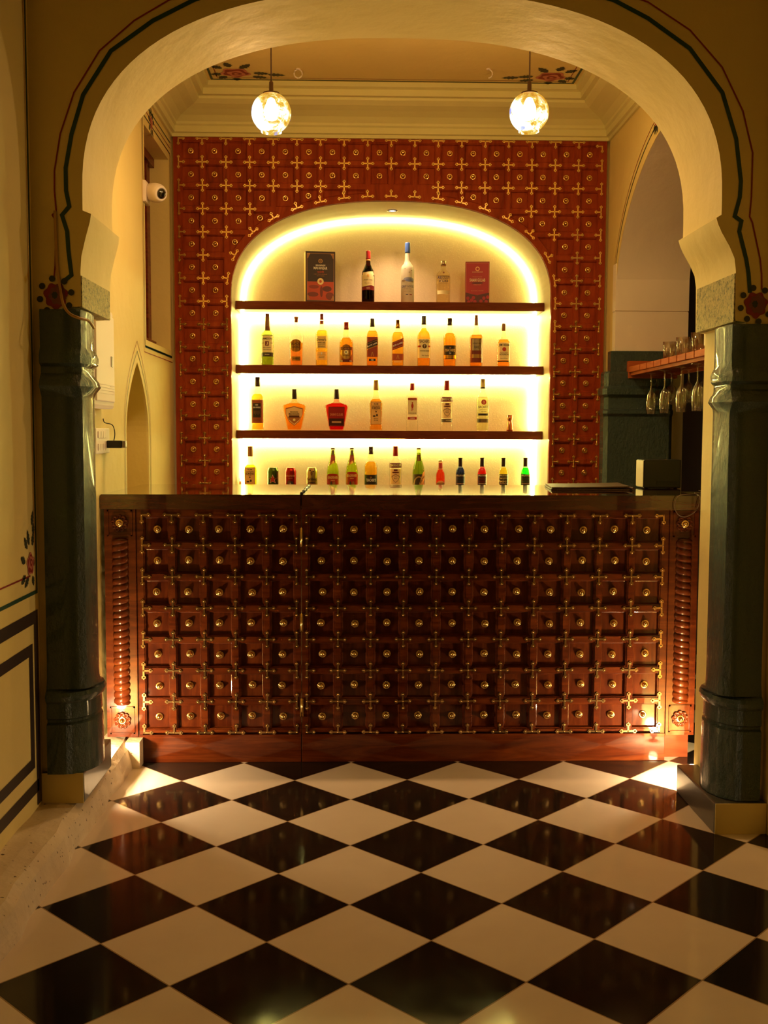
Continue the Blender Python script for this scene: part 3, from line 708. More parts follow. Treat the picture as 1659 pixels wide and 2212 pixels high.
def pendant(loc, label):
    t = thing('pendant_lamp', (loc[0], loc[1], ZC), label, 'pendant lamp', 'mosaic glass globes over the bar')
    z = loc[2]-ZC; R = .0805
    pf = [(.042, -.078)]+[(R*cos(a), R*sin(a)) for a in [radians(q) for q in range(-58, 75, 8)]]+[(.022, .078)]
    MB().lathe([(r, z+h) for r, h in pf], (0, 0, 0), 40, cap=False).build('glass_globe', GL, t)
    MB().lathe([(.036, z+.072), (.034, z+.0785), (.012, z+.085), (.009, z+.089), (.0085, z+.12), (.006, z+.125)], (0, 0, 0), 24).build('cap', DMETAL, t)
    MB().tube([(0, 0, z+.12), (0, 0, z+.30), (0, 0, -.02)], .0028, 8).build('cord', mat('brown_cord', (.10, .05, .04), .6), t)
    MB().lathe([(.045, 0), (.045, -.008), (.03, -.02), (.004, -.026)], (0, 0, 0), 24).build('ceiling_rose', DMETAL, t)
    MB().lathe([(.006, z+.06), (.014, z+.055), (.028, z+.02), (.030, z-.002), (.022, z-.024), (.0002, z-.032)], (0, 0, 0), 20).build('bulb', mat('bulb_glow', (1, 1, 1), .4, emit=(1, .85, .60), es=9), t)
    L = bpy.data.lights.new('pendant_light', 'POINT'); L.energy = P_PEND; L.color = LAMP; L.shadow_soft_size = .045
    o = bpy.data.objects.new('pendant_light', L); C.objects.link(o); o.location = (loc[0], loc[1], loc[2]-.045)
pendant(PEND[0], 'lit mosaic glass globe lamp hanging over the bar, amber mottled, nearer the security camera')
pendant(PEND[1], 'lit mosaic glass globe lamp hanging over the bar, nearer the side arch with glasses')
# uplights at the column feet
for (x, y, z, lb) in ((-.985, 3.875, .105, 'small upright spotlight on the stone ledge behind the left column'), (1.268, 3.865, 0, 'small upright spotlight on the floor behind the right column')):
    t = thing('floor_spotlight', (x, y, z), lb, 'spotlight')
    MB().lathe([(.018, 0), (.018, .006), (.006, .008), (.006, .02)], (0, 0, 0), 16).build('base', BLACKP, t)
    MB().lathe([(.012, .02), (.015, .024), (.015, .035), (.013, .036)], (0, 0, 0), 16).build('head', BLACKP, t)
    MB().lathe([(.0125, .0365), (.0001, .037)], (0, 0, 0), 16, cap=False).build('lens', mat('uplight_lens', (1, 1, 1), .3, emit=(1, .8, .5), es=12), t)
    L = bpy.data.lights.new('floor_light', 'POINT'); L.energy = P_UP; L.color = (1, .74, .40); L.shadow_soft_size = .018
    o = bpy.data.objects.new('floor_light', L); C.objects.link(o); o.location = (x, y, z+.065)
#BOTTLES#
# ------------------------------------------------------------------ bottles, cans and boxes
TXT = {}
def text_mesh(s):
    if s in TXT: return TXT[s]
    cu = bpy.data.curves.new('lettering', 'FONT'); cu.body = s; cu.size = 1; cu.resolution_u = 2; cu.offset = .012
    o = bpy.data.objects.new('lettering', cu); C.objects.link(o); dg = bpy.context.evaluated_depsgraph_get()
    me = bpy.data.meshes.new_from_object(o.evaluated_get(dg)); bpy.data.objects.remove(o)
    vs = [(q.co.x, q.co.y) for q in me.vertices]; fs = [tuple(p.vertices) for p in me.polygons]; bpy.data.meshes.remove(me)
    if not vs: TXT[s] = ([], []); return TXT[s]
    x0, x1 = min(p[0] for p in vs), max(p[0] for p in vs); y0, y1 = min(p[1] for p in vs), max(p[1] for p in vs)
    TXT[s] = ([((x-x0)/(x1-x0)-.5, (y-y0)/(y1-y0)-.5) for x, y in vs], fs); return TXT[s]
def cm(c, metal=0, rough=.45):
    k = 1.45 if min(c[:2]) > 150 and not metal else 1.0
    return mat('ink_%d_%d_%d' % tuple(c)+('_metal' if metal else ''), tuple(min(.93, q*k) for q in srgb(*c)), rough, metal)
def strips(poly_, N=12):
    xs = sorted(set([min(p[0] for p in poly_)+(max(p[0] for p in poly_)-min(p[0] for p in poly_))*i/N for i in range(N+1)]+[p[0] for p in poly_ if len(poly_) < 12]))
    out = []
    for x in xs:
        ys = []
        for i in range(len(poly_)):
            a, b = poly_[i], poly_[(i+1) % len(poly_)]
            if abs(a[0]-b[0]) < 1e-9:
                if abs(a[0]-x) < 1e-9: ys += [a[1], b[1]]
                continue
            t = (x-a[0])/(b[0]-a[0])
            if -1e-9 <= t <= 1+1e-9: ys.append(a[1]+t*(b[1]-a[1]))
        if len(ys) >= 2: out.append((x, min(ys), max(ys)))
    return out
PXS = .00267
def rect(x0, x1, y0, y1): return [(x0, y0), (x1, y0), (x1, y1), (x0, y1)]
def disc(x, y, r, ry=None): return [(x+r*cos(2*pi*i/20), y+(ry or r)*sin(2*pi*i/20)) for i in range(20)]
def decorate(par, front, Z, patches, texts, name='label', labtxt=None):
    """patches: (outline px, colour, metal); texts: (string, x, y, w, h, colour[, slope])"""
    def bb(pl): return [min(p[0] for p in pl), max(p[0] for p in pl), min(p[1] for p in pl), max(p[1] for p in pl)]
    groups = []
    for i, pt in enumerate(patches):
        b = bb(pt[0]); hit = [g for g in groups if any(b[0] < q[1]+.6 and b[1] > q[0]-.6 and b[2] < q[3]+.6 and b[3] > q[2]-.6 for q in g['b'])]
        g = {'b': [b], 'p': [(i, pt)], 't': []}
        for h in hit: g['b'] += h['b']; g['p'] += h['p']; groups.remove(h)
        groups.append(g)
    lone = []
    for tx in texts:
        h = [g for g in groups if any(q[0]-1 <= tx[1] <= q[1]+1 and q[2]-1 <= tx[2] <= q[3]+1 for q in g['b'])]
        (h[0]['t'] if h else lone).append(tx)
    for g in groups:
        mb = MB(); ms = []
        for i, pt in sorted(g['p'], key=lambda q: q[0]):
            m = cm(pt[1], len(pt) > 2 and pt[2], .3 if len(pt) > 2 and pt[2] else .45)
            if m not in ms: ms.append(m)
            st = strips(pt[0]); d = .0008+.0003*i; vs = []
            R_n = 6
            for x, ya, yb in st: vs += [front(x*PXS, Z(ya+(yb-ya)*q/(R_n-1)), d) for q in range(R_n)]
            mb.add(vs, [(R_n*k+q, R_n*k+R_n+q, R_n*k+R_n+q+1, R_n*k+q+1) for k in range(len(st)-1) for q in range(R_n-1)], ms.index(m))
        lab = mb.build(name, ms, par); write(lab, g['t'], front, Z, len(patches))
    if lone: write(par, lone, front, Z, len(patches))
def write(lab, texts, front, Z, np_):
    if not texts: return
    mb = MB(); ms = []
    for tx in texts:
        s, x, y, w, h, c = tx[:6]; sl = tx[6] if len(tx) > 6 else 0; vs, fs = text_mesh(s); m = cm(c)
        if m not in ms: ms.append(m)
        d = .0012+.0003*np_
        mb.add([front((x+u*w)*PXS, Z(y-v_*h-sl*u*w), d) for u, v_ in vs], fs, ms.index(m))
    mb.build('lettering', ms, lab)
def bottle(cx, zb, Yb, label, cat, prof, glass, liquid=None, caps=(), flat=1, ex=2, patches=(), texts=(), group='bottles on the lit shelves', name='bottle', rz=0, body='glass_body', opaque=None):
    X = onY(cx, prof[0][0], Yb).x; zf = lambda y: max(0, onY(cx, y, Yb).z-zb)
    t = thing(name, (X, Yb, zb), label, cat, group, rz)
    P = [(max(hw*PXS, .0004), zf(y)) for y, hw in prof]; P[0] = (P[0][0]*.93, 0); P.insert(1, (P[0][0]/.93, min(.004, P[1][1]*.5)))
    MB().lathe(P, (0, 0, 0), 28, sy=flat, ex=ex).build(body, opaque or tint('glass_%d_%d_%d' % tuple(glass), tuple(sqrt(v) for v in srgb(*glass))), t)
    def hwz(z):
        for a, b in zip(P, P[1:]):
            if a[1] <= z <= b[1]: return a[0]+(b[0]-a[0])*((z-a[1])/max(1e-6, b[1]-a[1]))
        return P[-1][0]
    def front(x, z, d):
        r = hwz(z)+.0001; u = min(.985, abs(x)/r); x_ = math.copysign(min(abs(x), .985*r), x)
        return (x_, -(r*flat)*(1-u**ex)**(1/ex)-d, z)
    if liquid:
        c, ytop = liquid; zt = zf(ytop); Q = [(r*.91-.0004, max(z, .006)) for r, z in P if z < zt-.002 and z > .003]
        Q = [(Q[0][0], .006)]+Q[1:]+[(hwz(zt)*.91, zt)]
        MB().lathe(Q, (0, 0, 0), 28, sy=flat, ex=ex).build('liquid', tint('liquid_%d_%d_%d' % tuple(c), tuple(sqrt(v) for v in srgb(*c)), .02), t)
    for k, cp__ in enumerate(caps):
        pr_, c = cp__[0], cp__[1]; mtl = len(cp__) > 2 and cp__[2]
        MB().lathe([(max(hw*PXS, .0003), zf(y)) for y, hw in pr_]+[(.0002, zf(pr_[-1][0])+.0003)], (0, 0, 0), 20).build('cap' if k == 0 else 'neck_band', cm(c, mtl, .3), t)
    decorate(t, front, zf, list(patches), list(texts))
    return t
CR = (226, 200, 150); BRN = (60, 30, 15); AMB = (255, 176, 62); AMB2 = (255, 150, 50); GOLD = (200, 150, 70); PALE = (250, 248, 236)
DK = (38, 22, 16); RDC = (150, 26, 22); WHT = (240, 228, 205)
Y1 = 6.085; Z1, Z2, Z3, Z4 = SHZ[0], SHZ[1], SHZ[2], .948
WK, VD, BR = 'whisky bottle', 'vodka bottle', 'beer bottle'
G2 = 'whisky bottles on the second shelf'; G3 = 'bottles on the third shelf'; G4 = 'bottles and cans on the bottom counter'; G1 = 'bottles on the top shelf'
# second shelf
bottle(578, Z2, Y1, 'green whisky bottle with cream label and dark foot band, leftmost on the second shelf', WK,
    [(788, 13), (730, 13), (722, 12.3), (717, 9), (713, 5.2), (705, 4.6), (678, 3.8)], (205, 225, 120), ((170, 190, 80), 724), [([(714, 5.6), (705, 5.3), (690, 4.8), (678, 4.4)], (140, 95, 50))], patches=[(rect(-12.3, 12.3, 726, 762), CR), (rect(-12.3, 12.3, 762.5, 771), DK), (rect(-4, 4, 738, 748), (120, 50, 40)), (disc(0, 709, 4), (110, 50, 30))],
    texts=[('JAMESON', 0, 733, 21, 5.2, DK), ('ESTD', -9, 742, 5, 2, DK), ('1780', 9, 742, 5, 2, DK), ('IRISH WHISKEY', 0, 751.5, 17, 2.2, BRN), ('TRIPLE DISTILLED', 0, 756, 17, 2.2, BRN), ('J', 0, 743, 3, 6, CR), ('Jameson', 0, 766.5, 10, 3.5, WHT)], group=G2)
bottle(640, Z2, Y1, 'clear half-full whisky bottle with round gold disc label and cork stopper', WK,
    [(788, 13.5), (760, 14.6), (728, 15.6), (722, 14.6), (717, 9), (712, 5), (700, 3.9), (695, 4.2)], (252, 250, 240), ((255, 165, 80), 740), [([(696, 3.4), (689, 3.6), (688, 4.8), (684, 4.8)], (175, 105, 45))], patches=[(disc(0, 747.5, 13.6), (190, 140, 60), 1), (rect(-9, 9, 771, 780), (190, 145, 70), 1)],
    texts=[('BLACK', 0, 743.5, 18, 5, DK), ('DOG', 0, 750.5, 14, 5, DK), ('SCOTCH', 0, 775.5, 13, 3, DK)], group=G2)
bottle(695, Z2, Y1, 'tall round whisky bottle, pale orange labels and a red banded white-ringed cap', WK,
    [(788, 13.2), (720, 13.4), (715, 11), (711, 5), (708, 4.2), (705, 5.3), (698, 4.6), (690, 3.8)], (255, 250, 215), ((255, 214, 75), 714), [([(691, 4), (678, 3.6)], (150, 60, 40)), ([(700, 3.8), (693, 4.3)], RDC)], patches=[(rect(-11.5, 11.5, 727, 753), (232, 185, 110)), (rect(-11.8, 11.8, 761, 778), (228, 176, 104))],
    texts=[("Dewar's", 0, 734.5, 20, 5, DK), ('WHITE LABEL', 0, 741.5, 17, 2.6, DK), ('BLENDED SCOTCH', 0, 746, 16, 1.8, DK), ('WHISKY', 0, 750, 16, 2, BRN), ('1', 0, 764, 2.2, 4.6, WHT), ("JOHN DEWAR & SONS", 0, 767.8, 20, 1.6, DK), ('ALOFT', 0, 772.5, 12, 2.4, BRN)], group=G2)
bottle(748, Z2, Y1, 'squat round whisky bottle with red cap and dark crested gold shield label', WK,
    [(788, 15), (741, 15), (734, 13), (729, 8), (727, 6.2), (720, 7.4), (713, 6), (708, 5)], (255, 246, 205), ((255, 184, 64), 730), [([(712, 5.2), (709, 5.5), (696, 5.2)], (160, 35, 25))], patches=[(rect(-14, 14, 750, 783), (140, 60, 30)), (disc(0, 752, 9, 7), (165, 120, 60), 1), (rect(-11.5, 11.5, 751, 757), (80, 20, 18)), ([(-11, 757), (11, 757), (12, 765), (7, 775), (0, 777), (-7, 775), (-12, 765)], (205, 165, 90), 1), (disc(0, 762, 4.5), (235, 215, 170)), (rect(-13, 13, 778, 783), (95, 25, 20))],
    texts=[('CHIVAS', 0, 754, 18, 4, GOLD), ('REGAL', 0, 768.5, 14, 2.4, DK), ('12', 9.5, 780.5, 4, 3, WHT), ('12', -9.5, 780.5, 4, 3, WHT), ('R', 0, 762, 4, 5, DK)], group=G2)
bottle(804, Z2, Y1, 'square whisky bottle with slanted black label over red-brown panel and dark cap', WK,
    [(788, 12.4), (724, 12.4), (718, 10.5), (712, 6), (704, 4.8)], (255, 246, 215), ((255, 178, 60), 715), [([(706, 5), (704, 5.3), (690, 4.9), (688, 4.6)], (60, 38, 24))], ex=5, patches=[(rect(-11.6, 11.6, 729, 772), (150, 52, 24)), ([(-12, 742), (12, 732), (12, 748), (-12, 757)], (34, 22, 18)), (rect(-7, 7, 776, 781), (34, 22, 18)), ([(-12, 755.5), (12, 746.5), (12, 748), (-12, 757)], GOLD, 1)],
    texts=[('JOHNNIE WALKER', 0, 740, 20, 2, GOLD, .4), ('BLACK LABEL', 0, 745.5, 21, 3.4, WHT, .4), ('Old Scotch Whisky', 0, 750.5, 18, 2, GOLD, .4), ('12', 0, 778.5, 5, 3.5, WHT), ('/\\', 0, 766, 6, 9, GOLD)], group=G2)
bottle(859, Z2, Y1, 'square whisky bottle with slanted red label and small gold cap', WK,
    [(788, 12.8), (726, 12.8), (720, 10.5), (715, 6), (708, 4.6)], (255, 250, 215), ((255, 196, 66), 718), [([(709, 4.8), (706, 5), (700, 4.6), (699, 4), (691, 3.8)], (190, 140, 60), 1)], ex=5, patches=[([(-12.3, 741), (12.3, 731), (12.3, 749), (-12.3, 758)], (140, 22, 22)), (rect(-12, 12, 765, 779), (170, 74, 30)), (rect(-8, 8, 780.5, 784), (215, 165, 90))],
    texts=[('JOHNNIE WALKER', 0, 738.5, 20, 2, GOLD, .4), ('RED LABEL', 0, 744.5, 21, 3.6, WHT, .4), ('Blended Scotch', 0, 750.5, 18, 2, GOLD, .4), ('/\\', 0, 772, 6, 9, GOLD)], group=G2)
bottle(915, Z2, Y1, 'tall clear-necked whisky bottle with big cream label and dark cap, second shelf', WK,
    [(790, 14.3), (726, 14.6), (719, 12.5), (714, 7), (709, 5.4), (700, 5.2)], (255, 248, 220), ((255, 184, 66), 709), [([(701, 5.3), (699, 5.2), (684, 5), (682.5, 4.7)], (60, 38, 26))], ex=2.6, patches=[(rect(-13.2, 13.2, 733, 774), CR), (rect(-13.2, -7, 747.5, 751), RDC), (rect(9, 13.2, 747.5, 751), RDC), (disc(1, 749, 4.8), (90, 65, 25))],
    texts=[("TEACHER'S", 0, 738.5, 24, 6.5, BRN), ('T', 1, 749, 4, 6, CR), ('HIGHLAND CREAM', 1, 759, 20, 2.2, BRN), ('Wm Teacher', 3, 769, 16, 3, (140, 110, 70))], group=G2)
bottle(971, Z2, Y1, 'round-shouldered whisky bottle with black and gold band label, second shelf', WK,
    [(790, 14), (731, 14.2), (724, 12.5), (719, 7.5), (716, 6.2), (710, 7), (705, 4.8), (702, 4.6)], (255, 248, 215), ((255, 178, 62), 720), [([(703, 4.8), (700, 5.2), (687, 5)], (58, 34, 22))], patches=[(rect(-12.8, 12.8, 747, 777), (30, 20, 16)), (rect(-12.5, 12.5, 768, 775.5), (205, 155, 60), 1)],
    texts=[("TEACHER'S", 0, 757.5, 21, 6, (220, 185, 120)), ('S', 0, 752, 4, 3, GOLD), ('50', 0, 764, 4, 3, WHT)], group=G2)
bottle(1028, Z2, Y1, 'whisky bottle with silver label on dark red panel and tall narrow brown cap', WK,
    [(790, 13.3), (728, 13.8), (724, 12), (720, 6.5), (711, 6), (704, 4)], (255, 248, 215), ((255, 174, 60), 724), [([(703, 3.8), (701, 4), (681, 3.4)], (165, 115, 60))], ex=3, patches=[(rect(-12.6, 12.6, 732, 784), (120, 40, 20)), (rect(-10, 10, 733, 758), (190, 175, 140), 1), (rect(-10.5, 10.5, 766, 774), (215, 170, 95), 1)],
    texts=[('SIGNATURE', 0, 743, 17, 3, DK), ('RARE', 0, 751, 10, 5.5, DK)], group=G2)
bottle(1087, Z2, Y1, 'sharp-shouldered bourbon bottle with cream label and red round seal, rightmost on second shelf', WK,
    [(790, 14), (739, 14.2), (735, 12.5), (732, 8.3), (728, 7), (716, 4.8), (712, 4.3)], (255, 250, 230), ((255, 178, 70), 734), [([(715, 3.8), (712, 4.6), (702, 4.3), (699, 3.4)], (150, 105, 65))], patches=[(rect(-13, 13, 741, 779), CR), (disc(0, 755.5, 4.4), (190, 60, 30)), (rect(-13, 13, 780, 782.5), DK)],
    texts=[('JIM BEAM', 0, 747, 23, 6, DK), ('BOURBON', 0, 766.5, 19, 4, DK), ('KENTUCKY STRAIGHT', 0, 762.5, 18, 1.4, DK), ('James B. Beam', 0, 775, 16, 2.2, BRN)], group=G2)
# third shelf
bottle(557, Z3, Y1, 'whisky bottle with red-brown arched label and dark panel, leftmost on the third shelf', WK,
    [(930, 12.6), (858, 13.2), (854, 11), (850, 6.8), (844, 6), (834, 5)], (255, 250, 220), ((255, 190, 66), 851), [([(835, 5), (832, 5.4), (815, 5.2), (814, 4.8)], (70, 40, 26))], ex=3, patches=[(rect(-12.3, 12.3, 864, 914), (150, 70, 34)), (rect(-9.5, 7.5, 871, 902), (42, 26, 20))],
    texts=[('100', -1, 875, 6, 3.4, WHT), ('100 PIPERS', -1, 880.5, 16, 3.4, WHT), ('l|l|l', -1, 892, 12, 9, (110, 75, 45)), ('SCOTCH', 0, 908, 12, 3, (90, 40, 20))], group=G3)
def flask(cx, label, glass, liq, pats, txts):
    return bottle(cx, Z3, Y1, label, 'liqueur bottle', [(930, 14.5), (925, 15.8), (905, 20.5), (884, 24.3), (878, 25), (875, 24), (872, 14), (869, 7.5), (866, 5.6), (860, 5.4)], glass, (liq, 871),
        [([(862, 5.3), (861, 5.7), (842, 5.5), (841, 5.2)], (52, 28, 22))], flat=.36, ex=3.2, patches=pats, texts=txts, group=G3)
SHD = lambda w, a, b: [(-w*.5, a+3), (0, a), (w*.5, a+3), (w, a+5), (w*.98, a+(b-a)*.42), (w*.6, a+(b-a)*.78), (0, b), (-w*.6, a+(b-a)*.78), (-w*.98, a+(b-a)*.42), (-w, a+5)]
flask(636, 'wide-shouldered flask of amber orange liqueur with cream shield label', (255, 236, 180), (255, 178, 60),
    [(SHD(18.5, 877, 920), (170, 110, 60)), (SHD(17.3, 879, 918), (222, 182, 128)), ([(-14, 900), (14, 900), (10.5, 907), (0, 916), (-10.5, 907)], (175, 115, 60)), (rect(-11, 11, 897.5, 902), (90, 45, 28)), (disc(0, 907, 2.8), (232, 205, 150))],
    [('MAHARANI', 0, 890, 16, 3, DK), ('MAHANSAR', 0, 894.3, 23, 4, BRN)])
flask(727, 'wide-shouldered flask of crimson rose liqueur with dark red shield label', (255, 190, 170), (226, 28, 34),
    [(rect(-17, 17, 879, 921), (120, 18, 20)), (rect(-15.8, 15.8, 880.5, 919.5), (150, 20, 24)), (rect(-15.5, 15.5, 904, 919), (62, 18, 16)), (rect(-10, 10, 910, 914), (190, 150, 110))],
    [('SHAHI GULAB', 0, 895.5, 27, 6, (230, 150, 110))])
RB_P = lambda o: [(rect(-11.3, 11.3, 868+o, 917+o), (120, 80, 40)), (rect(-10.3, 10.3, 869.2+o, 916+o), (205, 165, 98)), (rect(-8, 8, 877+o, 878+o), DK), (disc(0, 889.5+o, 1.6), BRN), (disc(-4, 899+o, 3.2, 1.6), BRN), (disc(2, 897+o, 2, 2.6), BRN)]
RB_T = lambda o: [('RUM', 0, 873+o, 9, 3, BRN), ('ROM BHAI', 0, 881.5+o, 17, 5.5, BRN), ('~ ~', 0, 886+o, 6, 1.5, BRN), ('IMPORTED', 0, 904.5+o, 9, 1.8, BRN), ('RUM', 0, 908+o, 8, 1.8, BRN)]
bottle(812, Z3, Y1, 'amber rum bottle with tan label and gold cap, third shelf between flask and gin', 'rum bottle',
    [(930, 14), (922, 14.2), (919, 13), (872, 14.4), (866, 13), (861, 8), (857, 5.6), (842, 5.1)], (255, 246, 208), ((255, 186, 70), 862), [([(843, 5.2), (841, 5.6), (822, 5.2), (821, 5)], (196, 150, 80))], ex=3.2, flat=.7, patches=RB_P(0), texts=RB_T(0), group=G3)
bottle(890, Z3, Y1, 'clear rectangular gin bottle with pale label, red figure and red strip', 'gin bottle',
    [(930, 12.4), (922, 12.4), (858, 12.5), (853, 11), (849, 6), (845, 4.6), (842, 4.2)], PALE, None, [([(843, 4.6), (841, 5), (829, 4.9), (828, 4.6)], (172, 24, 24))], ex=5, flat=.75, patches=[(rect(-9.6, 9.6, 859, 896), (224, 198, 150)), (rect(-9.6, 9.6, 859.5, 864.5), (215, 120, 70)), (rect(-9.5, 9.5, 901, 906.5), (178, 44, 30)), (disc(0, 877, 2.6, 5), (190, 60, 30)), (disc(0, 870.5, 1.5), (190, 60, 30)), (rect(-1.6, -.4, 881, 888), (190, 60, 30)), (rect(.5, 1.7, 881, 886), (190, 60, 30))],
    texts=[('BEEFEATER', 0, 862.3, 18, 4, (160, 30, 20)), ('LONDON DRY GIN', 0, 892.5, 16, 2, BRN), ('LONDON', 0, 903.8, 10, 2.6, WHT)], group=G3)
def smirn(cx, z, y, o, label, g):
    return bottle(cx, z, y, label, VD, [(930+o, 13), (923+o, 13.2), (918+o, 12.6), (860+o, 13.6), (852+o, 11), (847+o, 6.5), (843+o, 5), (840+o, 5)], PALE, None, [([(843+o, 5.3), (841+o, 5.7), (824+o, 5.5), (822+o, 5.1)], (168, 30, 26))],
        patches=[(rect(-12.8, 12.8, 858+o, 868+o), (120, 26, 22)), (rect(-11, 11, 871+o, 903+o), (212, 180, 128)), (SHD(8.5, 881+o, 900+o), (110, 70, 45)), (SHD(7.5, 882+o, 899+o), (212, 180, 128)), (rect(-4, 4, 871+o, 875+o), (110, 45, 30)), (rect(-11.5, 11.5, 905+o, 912+o), (95, 75, 52)), (disc(0, 878+o, 8, 1.3), (110, 45, 30))],
        texts=[('SMIRNOFF', 0, 863+o, 23, 5.5, (232, 205, 160)), ('TRIPLE', 0, 886+o, 6, 1.6, BRN), ('No.21', 0, 890.5+o, 7, 3, BRN), ('VODKA', 3, 908.5+o, 12, 3, CR)], group=g)
smirn(964.5, Z3, Y1, 0, 'clear vodka bottle with dark red band over a crest label, third shelf', G3)
bottle(1042, Z3, Y1, 'clear white rum bottle with cream cap and red round emblem above black lettering', 'rum bottle',
    [(930, 13.6), (922, 13.8), (864, 13.8), (857, 12), (851, 7), (845, 5), (838, 4.8)], PALE, ((240, 250, 205), 858), [([(839, 5), (837, 5.2), (820, 5), (818, 4.8)], (220, 195, 130)), ([(839.5, 5.3), (836.5, 5.3)], DK)],
    patches=[(disc(1, 869, 5.6), (190, 50, 40)), (rect(-10.5, 10.5, 893.5, 898), DK), (rect(-12, 10.5, 905, 913), (120, 95, 65)), (rect(-12, -5, 905, 913), (90, 80, 55))],
    texts=[('B', 1, 869, 5, 6, (235, 160, 130)), ('BACARDI', 0, 879.5, 22, 5, DK), ('CARTA BLANCA', 1, 885, 16, 1.6, DK), ('RUM', 1, 889, 10, 1.6, DK), ('+', -8.5, 909, 4.5, 4.5, DK)], group=G3)
jg = thing('jigger', (onY(1101, 928, Y1).x, Y1, Z3), 'small hourglass copper jigger, alone at the right end of the third shelf', 'jigger')
MB().lathe([(.019, 0), (.0185, .01), (.013, .052), (.0105, .058), (.013, .064), (.0185, .092), (.0175, .092), (.012, .066), (.0002, .06)], (0, 0, 0), 28).build('cup', COPPER, jg)
# bottom row
zr = Z4; Y4 = 6.08
bottle(541, zr, Y4, 'rum bottle with bright yellow liquid, tan label and gold cap, leftmost of the bottom row', 'rum bottle',
    [(1068, 14), (1015, 14.3), (1009, 13), (1004, 8), (1000, 5.6), (985, 5.1)], (255, 252, 205), ((238, 232, 40), 1004), [([(986, 5.2), (984, 5.6), (965, 5.4), (964, 5.2)], (160, 105, 45))], ex=3.2, flat=.7, patches=RB_P(141), texts=RB_T(141), group=G4)
def can(cx, label, col, pats, txts):
    t = bottle(cx, zr, Y4, label, 'drink can', [(1070, 9.6), (1066, 11.6), (1018, 11.8), (1014, 10.8), (1011.5, 9.2), (1010.5, 9.4), (1010, 9.2)], (0, 0, 0), None, [], patches=pats, texts=txts, group=G4, name='drink_can', body='can_body', opaque=cm(col, 1, .35))
    MB().lathe([(9*PXS, 0), (8.4*PXS, .0004), (8*PXS, -.003), (.0003, -.003)], (0, 0, onY(cx, 1010, Y4).z-zr), 24, cap=False).build('lid', mat('aluminium', (.75, .7, .6), .3, 1), t)
    return t
def star(r, y, k=.42): return [(r*(1 if i % 2 == 0 else k)*sin(pi*i/5), y-r*(1 if i % 2 == 0 else k)*cos(pi*i/5)) for i in range(10)]
cg = can(590, 'green beer can with a red star, first of the three cans', (78, 100, 40), [], [])
def flatstar(par, y, r, c, name, d):
    mb = MB(); st = star(r, y); f = lambda x, yy: (x*PXS, -sqrt(max(0, (11.75*PXS)**2-(x*PXS)**2))-d, onY(590, yy, Y4).z-zr)
    ctr = f(0, y); vs = [f(*p) for p in st]; mb.add([ctr]+vs, [(0, i+1, (i+1) % 10+1) for i in range(10)]); return mb.build(name, cm(c), par)
sb = flatstar(cg, 1035, 10.6, (205, 195, 160), 'star_outline', .0010); flatstar(cg, 1035, 9, (170, 40, 36), 'star', .0016)
can(628, 'red beer can with small kingfisher picture, between the green and the beige can', (165, 40, 28), [(disc(-2, 1043, 5, 6), (90, 55, 35)), (disc(3, 1045, 3.5, 6), (60, 50, 50)), (disc(0, 1046, 2, 4), (150, 140, 120))], [('KINGFISHER', 0, 1027.5, 19, 4, (225, 150, 95)), ('STRONG', 0, 1033, 9, 1.8, (225, 150, 95))])
can(674, 'pale beige beer can with dark script lettering, rightmost of the three cans', (196, 168, 112), [(disc(0, 1015, 3.6, 3), (190, 140, 60)), (disc(-3.5, 1016, 1.6), DK), (disc(3, 1018, 1.6), DK), (disc(-.5, 1022, 2.4, 5), (120, 85, 45)), (disc(0, 1042.5, 7.5, 1.2), DK)], [('Carlsberg', 0, 1035, 21, 7.5, (50, 55, 35))])
def beer(cx, label, y0, g, liq, pats, txts, foil=(168, 62, 34)):
    return bottle(cx, zr, Y4, label, BR, [(1070, 12.8), (1020, 13.2), (1008, 11.5), (996, 8), (985, 5.2), (972, 4.1), (969, 4.3)], g, (liq, 978), [([(971, 4.5), (970.5, 4.9), (968.5, 4.7), (967.5, 3.6)], (90, 55, 30), 1)], patches=pats, texts=txts, group=G4)
for cx, lb, o in ((719, 'green beer bottle with red label and slanted neck sash, directly right of the beige can', 0), (760, 'second green beer bottle with red label, left neighbour of the black-labelled whisky', -4)):
    beer(cx, lb, 0, (235, 250, 160), (196, 218, 70), [(rect(-12.4, 12.4, 1027+o*.8, 1050), (168, 38, 26)), (disc(0, 1026+o, 12, 3.2), (168, 38, 26)), ([(-6.5, 1001), (-4, 983), (4, 983), (6, 995)], (176, 70, 40)), ([(-7.5, 1001), (6.3, 992), (7.5, 997), (-8.5, 1006)], (196, 150, 70), 1), (disc(-3, 1044, 2.4, 5), (70, 60, 40)), (disc(3, 1044, 2.6, 5), (150, 110, 50)), (rect(-3, 3, 972, 983), (150, 140, 120), 1)],
         [('KINGFISHER', 0, 1031+o, 21, 5.6, (235, 190, 120)), ('PREMIUM', 0, 1037+o, 8, 1.6, (235, 190, 120))])
bottle(801, zr, Y4, 'whisky bottle with plain black label, bottom row beside the two green beer bottles', WK,
    [(1070, 14), (1007, 14.2), (1000, 12), (996, 7.5), (993, 6.2), (987, 7), (982, 4.8), (980, 4.6)], (255, 250, 215), ((255, 196, 66), 997), [([(981, 4.8), (979, 5.2), (965, 5)], (66, 36, 24))], patches=[(rect(-13.4, 13.4, 1025, 1055), (38, 22, 18))], texts=[("TEACHER'S", 0, 1036.5, 21, 6.5, WHT), ('S', 0, 1030.5, 4, 3, GOLD)], group=G4)
smirn(854, zr, Y4, 142, 'clear vodka bottle with dark red band over a crest label, in the bottom row', G4)
